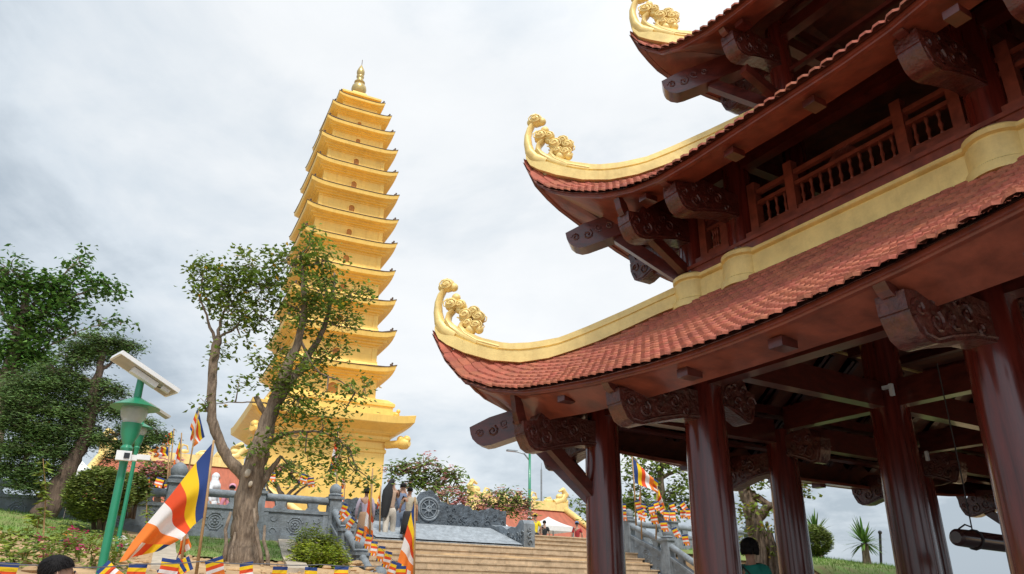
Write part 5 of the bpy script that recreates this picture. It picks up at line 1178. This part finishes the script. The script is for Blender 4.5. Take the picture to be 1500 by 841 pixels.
def person(label,pos,face,h,top,bottom,armL=None,armR=None,hair='short',hat=None,lean=0,longsleeve=False,skirt=False,shoe=(.03,.03,.035),step=0,hairscale=1,headturn=0,near=False):
    pos=Vector(pos); r=thing('person',label,'person',pos); s=h
    M=Matrix.Translation(pos)@Matrix.Rotation(math.atan2(face[1],face[0])-math.pi/2,4,'Z')@Matrix.Scale(s,4)
    armL=armL or [(-.145,-.01,.63),(-.150,.045,.485)]; armR=armR or [(.145,-.01,.63),(.150,.045,.485)]
    L=lambda x,y,z:(x,y+lean*max(0,z-.5),z)
    V=[];E_=[]
    def add(p,r_,par=None):
        V.append((*p,(r_[0]*s,r_[1]*s) if isinstance(r_,tuple) else r_*s)); 
        if par is not None: E_.append((par,len(V)-1))
        return len(V)-1
    pel=add((0,0,.53),(.062,.045)); wa=add(L(0,0,.61),(.054,.042),pel); ch=add(L(0,0,.725),(.060,.042),wa); nk0=add(L(0,-.005,.815),(.045,.04),ch); nk=add(L(0,.002,.855),.030,nk0)
    jaw=add(L(0,.014,.888),(.040,.048),nk); hd=add(L(0,.008,.93),(.046,.058),jaw); tp=add(L(0,.0,.975),(.034,.042),hd)
    def arm(sg,A):
        sh=add(L(sg*.098,-.005,.795),.028,ch); el=add(L(*A[0]),.025,sh); wr=add(L(*A[1]),.017,el)
        d=(Vector(A[1])-Vector(A[0])).normalized(); hp=Vector(A[1])+d*.035; ha=add(L(*hp),(.019,.012),wr)
        sdv=d.cross(Vector((0,1,0))); sdv=sdv.normalized() if sdv.length>.1 else Vector((1,0,0))
        for k in range(4):
            q=hp+d*.012+sdv*(k-1.5)*.010; f1=add(L(*(q+d*.022)),.0052,ha); add(L(*(q+d*(.042-.004*abs(k-1.4))+Vector((0,.008,0)))),.0042,f1)
        t1=add(L(*(hp+sdv*-sg*.02-d*.002)),.006,ha); add(L(*(hp+sdv*-sg*.03+d*.018)),.005,t1)
    arm(-1,armL); arm(1,armR)
    legs=[]
    for sg in(-1,1):
        o=sg*step; hp=add((sg*.05,0,.49),.045,pel); kn=add((sg*.055,.012+o*.06,.28),.042,hp); an=add((sg*.057,-.01+o*.10,.05+(.03 if o<0 else 0)),.024,kn); add((sg*.062,.07+o*.10,.018),(.026,.016),an); legs.append((hp,kn,an))
    skinmesh(V,E_,pel,SKIN,r,pos,M,'body')
    # face
    mb=MB(); 
    for sg in(-1,1): mb.ball(M@Vector(L(sg*.020,.062,.932)),.006*s,(1,.7,.8),8,6)
    mb.build('eyes',BLACK,r,smooth=True)
    mb=MB(); mb.tube([M@Vector(L(0,.060,.935)),M@Vector(L(0,.075,.912)),M@Vector(L(0,.060,.908))],[.005*s,.009*s,.005*s],6)
    for sg in(-1,1): mb.ball(M@Vector(L(sg*.047,.0,.922)),.013*s,(.5,.8,1.2),8,6)
    mb.build('nose_and_ears',SKIN,r,smooth=True)
    mb=MB(); mb.tube([M@Vector(L(-.015,.058,.89)),M@Vector(L(0,.063,.889)),M@Vector(L(.015,.058,.89))],.0035*s,5); mb.build('mouth',mat('lips',(.30,.10,.08),.5),r)
    # hair
    if hair:
        mb=MB(); n=22;m_=12; c=Vector(L(0,-.006,.944))
        k=len(mb.v)
        for i in range(m_+1):
            p=math.pi/2-(i/m_)*(math.pi*.72)
            for j in range(n):
                a=2*math.pi*j/n; fr=max(0,math.sin(a)); pmin=.28*fr*fr+(-.15 if fr<=0 else -.1)
                pe=max(p,pmin*1.2 if fr>.2 else (-.55 if hair=='short' else -.9)); 
                nzv=1+.05*noise.noise(Vector((math.cos(a)*3,math.sin(a)*3,p*3+pos.x)))
                mb.v.append(M@(c+Vector((.054*math.cos(pe)*math.cos(a),.066*math.cos(pe)*math.sin(a)*1.0,.052*math.sin(pe)))*nzv*hairscale))
        for i in range(m_):
            for j in range(n): mb.f.append([k+i*n+j,k+i*n+(j+1)%n,k+(i+1)*n+(j+1)%n,k+(i+1)*n+j]); mb.mi.append(0)
        if near:
            for _ in range(900):
                a=random.uniform(0,6.283); fr=max(0,math.sin(a)); pmin=.28*fr*fr+(-.15 if fr<=0 else -.1); p_=random.uniform(max(pmin*1.2,-.5) if fr>.2 else (-.5 if hair=='short' else -.85),1.5)
                dv=Vector((.054*math.cos(p_)*math.cos(a),.066*math.cos(p_)*math.sin(a),.052*math.sin(p_)))*hairscale; q=M@(c+dv); e=M@(c+dv*random.uniform(1.06,1.16)+Vector((random.gauss(0,.008),random.gauss(0,.008),-.012)))
                sd_=Vector((-math.sin(a),math.cos(a),0))*.003; mb.add([q-sd_,q+sd_,e],[(0,1,2)])
        if hair=='bun': mb.ball(M@Vector(L(0,-.07,.95)),.03*s)
        if hair=='bob':
            for j in range(60):
                a=random.uniform(2.6,6.8); mb.tube([M@(c+Vector((.05*math.cos(a),.058*math.sin(a),.01))),M@(c+Vector((.060*math.cos(a),.068*math.sin(a),-.03))),M@(c+Vector((.054*math.cos(a),.060*math.sin(a),-.062)))],.008*s,5)
        mb.build('hair',HAIR,r,smooth=True)
    if hat:
        mb=MB(); c=Vector(L(0,0,.952)); mb.lathe([(.062*s,-.012*s),(.063*s,.01*s),(.050*s,.042*s),(.025*s,.058*s),(.004*s,.062*s)],M@c,18)
        mb.add([M@(c+Vector(q)) for q in((-.045,.04,-.005),(.045,.04,-.005),(.035,.105,-.012),(-.035,.105,-.012))],[(0,1,2,3)]); mb.build('cap',cloth('cap_%s'%hat[0],hat[1]),r,smooth=True)
    # clothes
    Vs=V
    def sub(idx,ed,gr,nm,mt,root=0):
        vv=[]
        for i in idx:
            x=Vs[i]; rr=x[3] if isinstance(x[3],tuple) else (x[3],x[3]); vv.append((x[0],x[1],x[2],(rr[0]*gr,rr[1]*gr)))
        return vv
    # torso garment
    tv=[];te=[]
    def ta(p,r_,pr=None):
        tv.append((*p,(r_[0]*s,r_[1]*s) if isinstance(r_,tuple) else r_*s)); 
        if pr is not None: te.append((pr,len(tv)-1))
        return len(tv)-1
    a0=ta((0,0,.50),(.094,.072)); a1=ta(L(0,0,.61),(.082,.066),a0); a2=ta(L(0,0,.725),(.096,.072),a1); a3=ta(L(0,-.004,.812),(.055,.046),a2)
    for sg,A in((-1,armL),(1,armR)):
        b0=ta(L(sg*.098,-.005,.795),.044,a2); A0=Vector(A[0]); sh=Vector((sg*.098,-.005,.795)); q=sh.lerp(A0,.78 if not longsleeve else 1); b1=ta(L(*q),.038 if not longsleeve else .032,b0)
        if longsleeve: ta(L(*Vector(A[1])),.025,b1)
    skinmesh(tv,te,1,top,r,pos,M,'shirt')
    tv=[];te=[]
    if skirt:
        mb=MB(); mb.lathe([(.088*s,.56*s),(.10*s,.50*s),(.12*s,.35*s),(.135*s,.17*s),(.12*s,.17*s),(.09*s,.5*s)],pos,22); mb.build('skirt',bottom,r,smooth=True)
    else:
        a0=ta((0,0,.565),(.084,.066)); a1=ta((0,0,.50),(.094,.072),a0)
        for sg in(-1,1):
            o=sg*step; b0=ta((sg*.052,0,.44),.068,a1); b1=ta((sg*.056,.012+o*.06,.28),.054,b0); ta((sg*.058,-.008+o*.10,.065+(.03 if o<0 else 0)),.044,b1)
        skinmesh(tv,te,0,bottom,r,pos,M,'trousers')
    mb=MB()
    for sg in(-1,1):
        o=sg*step; mb.ball(M@Vector((sg*.06,.03+o*.1,.022)),.036*s,(.8,.8,.62),10,6); mb.ball(M@Vector((sg*.06,.06+o*.1,.016)),.03*s,(.8,.8,.55),10,6)
    mb.build('shoes',cloth('shoe',shoe),r,smooth=True)
    return r,M,L
def stand(px,py_top,d,z): 
    t=at(px,py_top,d); return Vector((t.x,t.y,z)),t.z-z
away=lambda p:(p.x,p.y)
khaki=cloth('khaki',(.42,.37,.28)); cream=cloth('cream',(.60,.53,.44)); black=cloth('black',(.02,.02,.022)); white=cloth('white',(.72,.72,.72)); brown=cloth('brown',(.33,.20,.12)); lav=cloth('lavender',(.42,.36,.44)); navy=cloth('navy',(.04,.055,.10)); denim=cloth('denim',(.16,.20,.27)); yel=cloth('yellow',(.80,.60,.02)); red=cloth('red',(.38,.03,.03)); teal=cloth('teal_green',(.010,.20,.15)); pink=cloth('pink',(.65,.26,.34)); tan=cloth('tan_top',(.45,.31,.22))
up_arms=dict(armL=[(-.115,.085,.70),(-.045,.11,.86)],armR=[(.115,.085,.70),(.045,.11,.86)])
p,h=stand(575,701,20.2,1.27)
r,M,L=person('woman in a long black headscarf and cream trousers at the top of the stairs',p,away(p),h,tan,cream,hair=None,longsleeve=True,step=.8,**up_arms)
mb=MB(); k=0; n=24
for i,(z,rx,ry,oy) in enumerate([(.992,.02,.025,-.005),(.978,.048,.052,-.008),(.945,.062,.066,-.012),(.90,.058,.062,-.018),(.865,.066,.066,-.025),(.80,.10,.075,-.035),(.70,.105,.07,-.05),(.58,.09,.055,-.06),(.46,.075,.045,-.068),(.37,.05,.03,-.07)]):
    for j in range(n):
        a=2*math.pi*j/n; f=1+.08*math.sin(a*5+i)*(i/9); opn=.55 if (math.sin(a)>.55 and 1<i<4) else 1
        mb.v.append(M@Vector((rx*.82*math.cos(a)*f-.055*smooth(1,5,i)-.01*max(0,i-5),(ry*math.sin(a)*f*opn+oy)-.02,z)))
for i in range(9):
    for j in range(n): mb.f.append([i*n+j,i*n+(j+1)%n,(i+1)*n+(j+1)%n,(i+1)*n+j]); mb.mi.append(0)
mb.build('headscarf',black,r,smooth=True)
p,h=stand(601,713,19.6,1.20); person('woman in beige top and long black skirt with pinned-up hair on the stairs',p,away(p),h,khaki,black,hair='bun',skirt=True,armL=[(-.15,.02,.66),(-.16,.12,.60)])
p,h=stand(591,707,20.9,1.30); person('man in a blue-grey shirt standing between two women at the head of the stairs',p,away(p),h,cloth('stripe_navy',(.16,.20,.30)),denim,**up_arms)
p,h=stand(538,713,19.0,1.10); person('woman in a lavender top and brown skirt half hidden behind a hanging flag',p,away(p),h,lav,brown,hair='bob',skirt=True,longsleeve=True)
p,h=stand(784,752,34,1.75); person('man in a yellow vest and yellow cap on the upper terrace',p,away(p),h,yel,black,hat=('yellow',(.80,.50,.02)))
p,h=stand(776,757,35,1.75); person('person in dark clothes and a white helmet beside the man in yellow',p,away(p),h,black,black,hat=('white',(.75,.75,.72)))
p,h=stand(797.5,762,35,1.75); person('person in a black T-shirt near the white canopy',p,away(p),h,black,denim)
p,h=stand(845,764,36,1.75); person('man in a dark red shirt and blue cap beside the corner column',p,away(p),h,red,black,hat=('blue',(.10,.20,.38)))
p,h=stand(318,693,26,1.75); r,M,L=person('person in a white hooded jacket walking behind the balustrade',p,(.6,.8),h,white,white,hair=None,longsleeve=True)
mb=MB(); mb.ball(M@Vector((0,-.012,.935)),.068*h,(1,1,1.1),14,10); mb.tube([M@Vector(q) for q in((0,-.012,.93),(0,-.012,.88),(0,-.01,.84),(0,-.008,.79),(0,0,.72))],[.066*h,.064*h,.078*h,.105*h,.10*h],14); mb.build('hood',white,r,smooth=True)
p,h=stand(341,711,25,1.75); h=1.5; p.z=at(341,711,25).z-1.5; p.z=1.4; person('person in pink beside the forked trunk behind the balustrade',p,away(p),at(341,709,25).z-1.4,pink,pink,hair='short',longsleeve=True,hat=('pink',(.65,.30,.38)))
t=at(90,811,6.3); zf=gz(t.x,t.y); person('dark-haired man low in the left corner, only his head in view',(t.x,t.y,t.z-1.70),(t.y*.9,-t.x),1.70,navy,black,near=True)
t=at(1096,787.5,10.0); zz=-.95; r,M,L=person('person with bobbed black hair in a teal T-shirt standing among the columns',(t.x,t.y,zz),(t.x*.9-t.y*.35,t.y*.9+t.x*.2),t.z-zz,teal,black,hair='bob',hairscale=1.12,near=True,armR=[(.145,.05,.66),(.12,.16,.62)])
mb=MB(); mb.tube([M@Vector(q) for q in((-.09,-.02,.82),(-.05,-.075,.77),(.0,-.082,.70),(.06,-.08,.62),(.10,-.05,.54))],.009,5); mb.build('strap',black,r)
# ================================================================== LIGHT AND SKY
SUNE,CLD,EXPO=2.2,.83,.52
SUN_EL,SUN_AZ=R_(57),math.atan2(-.22,.97)      # direction towards the sun in plan
sd=Vector((math.cos(SUN_EL)*math.cos(SUN_AZ),math.cos(SUN_EL)*math.sin(SUN_AZ),math.sin(SUN_EL)))
ld=bpy.data.lights.new('sun','SUN'); ld.energy=SUNE; ld.angle=R_(10); ld.color=(1,.955,.88); lo=bpy.data.objects.new('sun',ld); COL.objects.link(lo); lo.rotation_euler=(-sd).to_track_quat('-Z','Y').to_euler()
wd=bpy.data.worlds.new('World'); S.world=wd; wd.use_nodes=True; nt=wd.node_tree; N=nt.nodes; L_=nt.links
bg=N['Background']; 
sky=N.new('ShaderNodeTexSky'); sky.sky_type='NISHITA'; sky.sun_disc=False; sky.sun_elevation=SUN_EL; sky.sun_rotation=math.atan2(sd.x,sd.y); sky.air_density=1.2; sky.dust_density=2.5
tc=N.new('ShaderNodeTexCoord'); sep=N.new('ShaderNodeSeparateXYZ'); L_.new(tc.outputs['Generated'],sep.inputs[0])
def mth(op,a,b=None,c=None):
    n=N.new('ShaderNodeMath'); n.operation=op
    for i,x in enumerate((a,b,c)):
        if x is None: continue
        if isinstance(x,(int,float)): n.inputs[i].default_value=x
        else: L_.new(x,n.inputs[i])
    return n.outputs[0]
zc=mth('ADD',mth('MAXIMUM',sep.outputs['Z'],0.0),.22)
u_=mth('DIVIDE',sep.outputs['X'],zc); v_=mth('DIVIDE',sep.outputs['Y'],zc)
cmb=N.new('ShaderNodeCombineXYZ'); L_.new(u_,cmb.inputs[0]); L_.new(v_,cmb.inputs[1])
def cl(scale,det,off,dist=.6,rough=.55):
    mp=N.new('ShaderNodeMapping'); mp.inputs['Location'].default_value=off; L_.new(cmb.outputs[0],mp.inputs[0])
    n=N.new('ShaderNodeTexNoise'); n.inputs['Scale'].default_value=scale; n.inputs['Detail'].default_value=det; n.inputs['Roughness'].default_value=rough; n.inputs['Distortion'].default_value=dist; L_.new(mp.outputs[0],n.inputs['Vector']); return n.outputs['Fac']
n1=cl(.95,7,(3.1,1.7,0)); n2=cl(3.2,8,(7.3,2.2,0),.35,.6)
f=mth('ADD',mth('MULTIPLY',n1,.72),mth('MULTIPLY',n2,.28))
# the cloud deck is thinner (brighter) on the side away from the left of the view
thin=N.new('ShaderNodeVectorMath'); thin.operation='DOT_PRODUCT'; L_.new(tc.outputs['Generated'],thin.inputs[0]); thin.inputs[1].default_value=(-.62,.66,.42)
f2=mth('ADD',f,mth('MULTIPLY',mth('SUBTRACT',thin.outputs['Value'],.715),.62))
low=mth('MULTIPLY',mth('MULTIPLY',mth('MAXIMUM',mth('SUBTRACT',.27,sep.outputs['Z']),0.0),-1.0),mth('ADD',mth('MULTIPLY',mth('MAXIMUM',sep.outputs['Y'],0.0),1.25),.15))
f2=mth('ADD',f2,low)
rp=N.new('ShaderNodeValToRGB'); e=rp.color_ramp.elements; e[0].position=.40; e[0].color=(.40,.465,.53,1); e[1].position=.63; e[1].color=(.80,.825,.845,1); x=e.new(.51); x.color=(.62,.68,.735,1); x=e.new(.74); x.color=(.86,.875,.885,1)
L_.new(f2,rp.inputs[0])
sm=N.new('ShaderNodeMix'); sm.data_type='RGBA'; sm.blend_type='MULTIPLY'; sm.inputs['Factor'].default_value=1; L_.new(sky.outputs[0],sm.inputs['A']); sm.inputs['B'].default_value=(.10,.10,.10,1)
mx=N.new('ShaderNodeMix'); mx.data_type='RGBA'; mx.inputs['Factor'].default_value=.93; L_.new(sm.outputs['Result'],mx.inputs['A'])
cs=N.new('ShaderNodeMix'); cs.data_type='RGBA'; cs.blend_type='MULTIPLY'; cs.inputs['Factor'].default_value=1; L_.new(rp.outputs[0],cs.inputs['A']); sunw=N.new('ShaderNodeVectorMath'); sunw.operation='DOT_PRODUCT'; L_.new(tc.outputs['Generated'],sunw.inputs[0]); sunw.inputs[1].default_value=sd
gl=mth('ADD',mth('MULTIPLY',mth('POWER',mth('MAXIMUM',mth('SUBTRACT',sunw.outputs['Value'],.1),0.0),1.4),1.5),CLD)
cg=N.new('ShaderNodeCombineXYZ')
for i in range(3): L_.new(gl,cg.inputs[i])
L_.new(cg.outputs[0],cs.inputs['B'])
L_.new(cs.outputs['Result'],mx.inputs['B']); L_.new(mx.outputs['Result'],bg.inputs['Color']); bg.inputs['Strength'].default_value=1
S.view_settings.view_transform='Standard'; S.view_settings.look='None'; S.view_settings.exposure=EXPO; S.view_settings.gamma=1
S.cycles.max_bounces=8; S.cycles.diffuse_bounces=4; S.cycles.glossy_bounces=4; S.cycles.transparent_max_bounces=8; S.cycles.use_denoising=True
S.cycles.sample_clamp_indirect=8
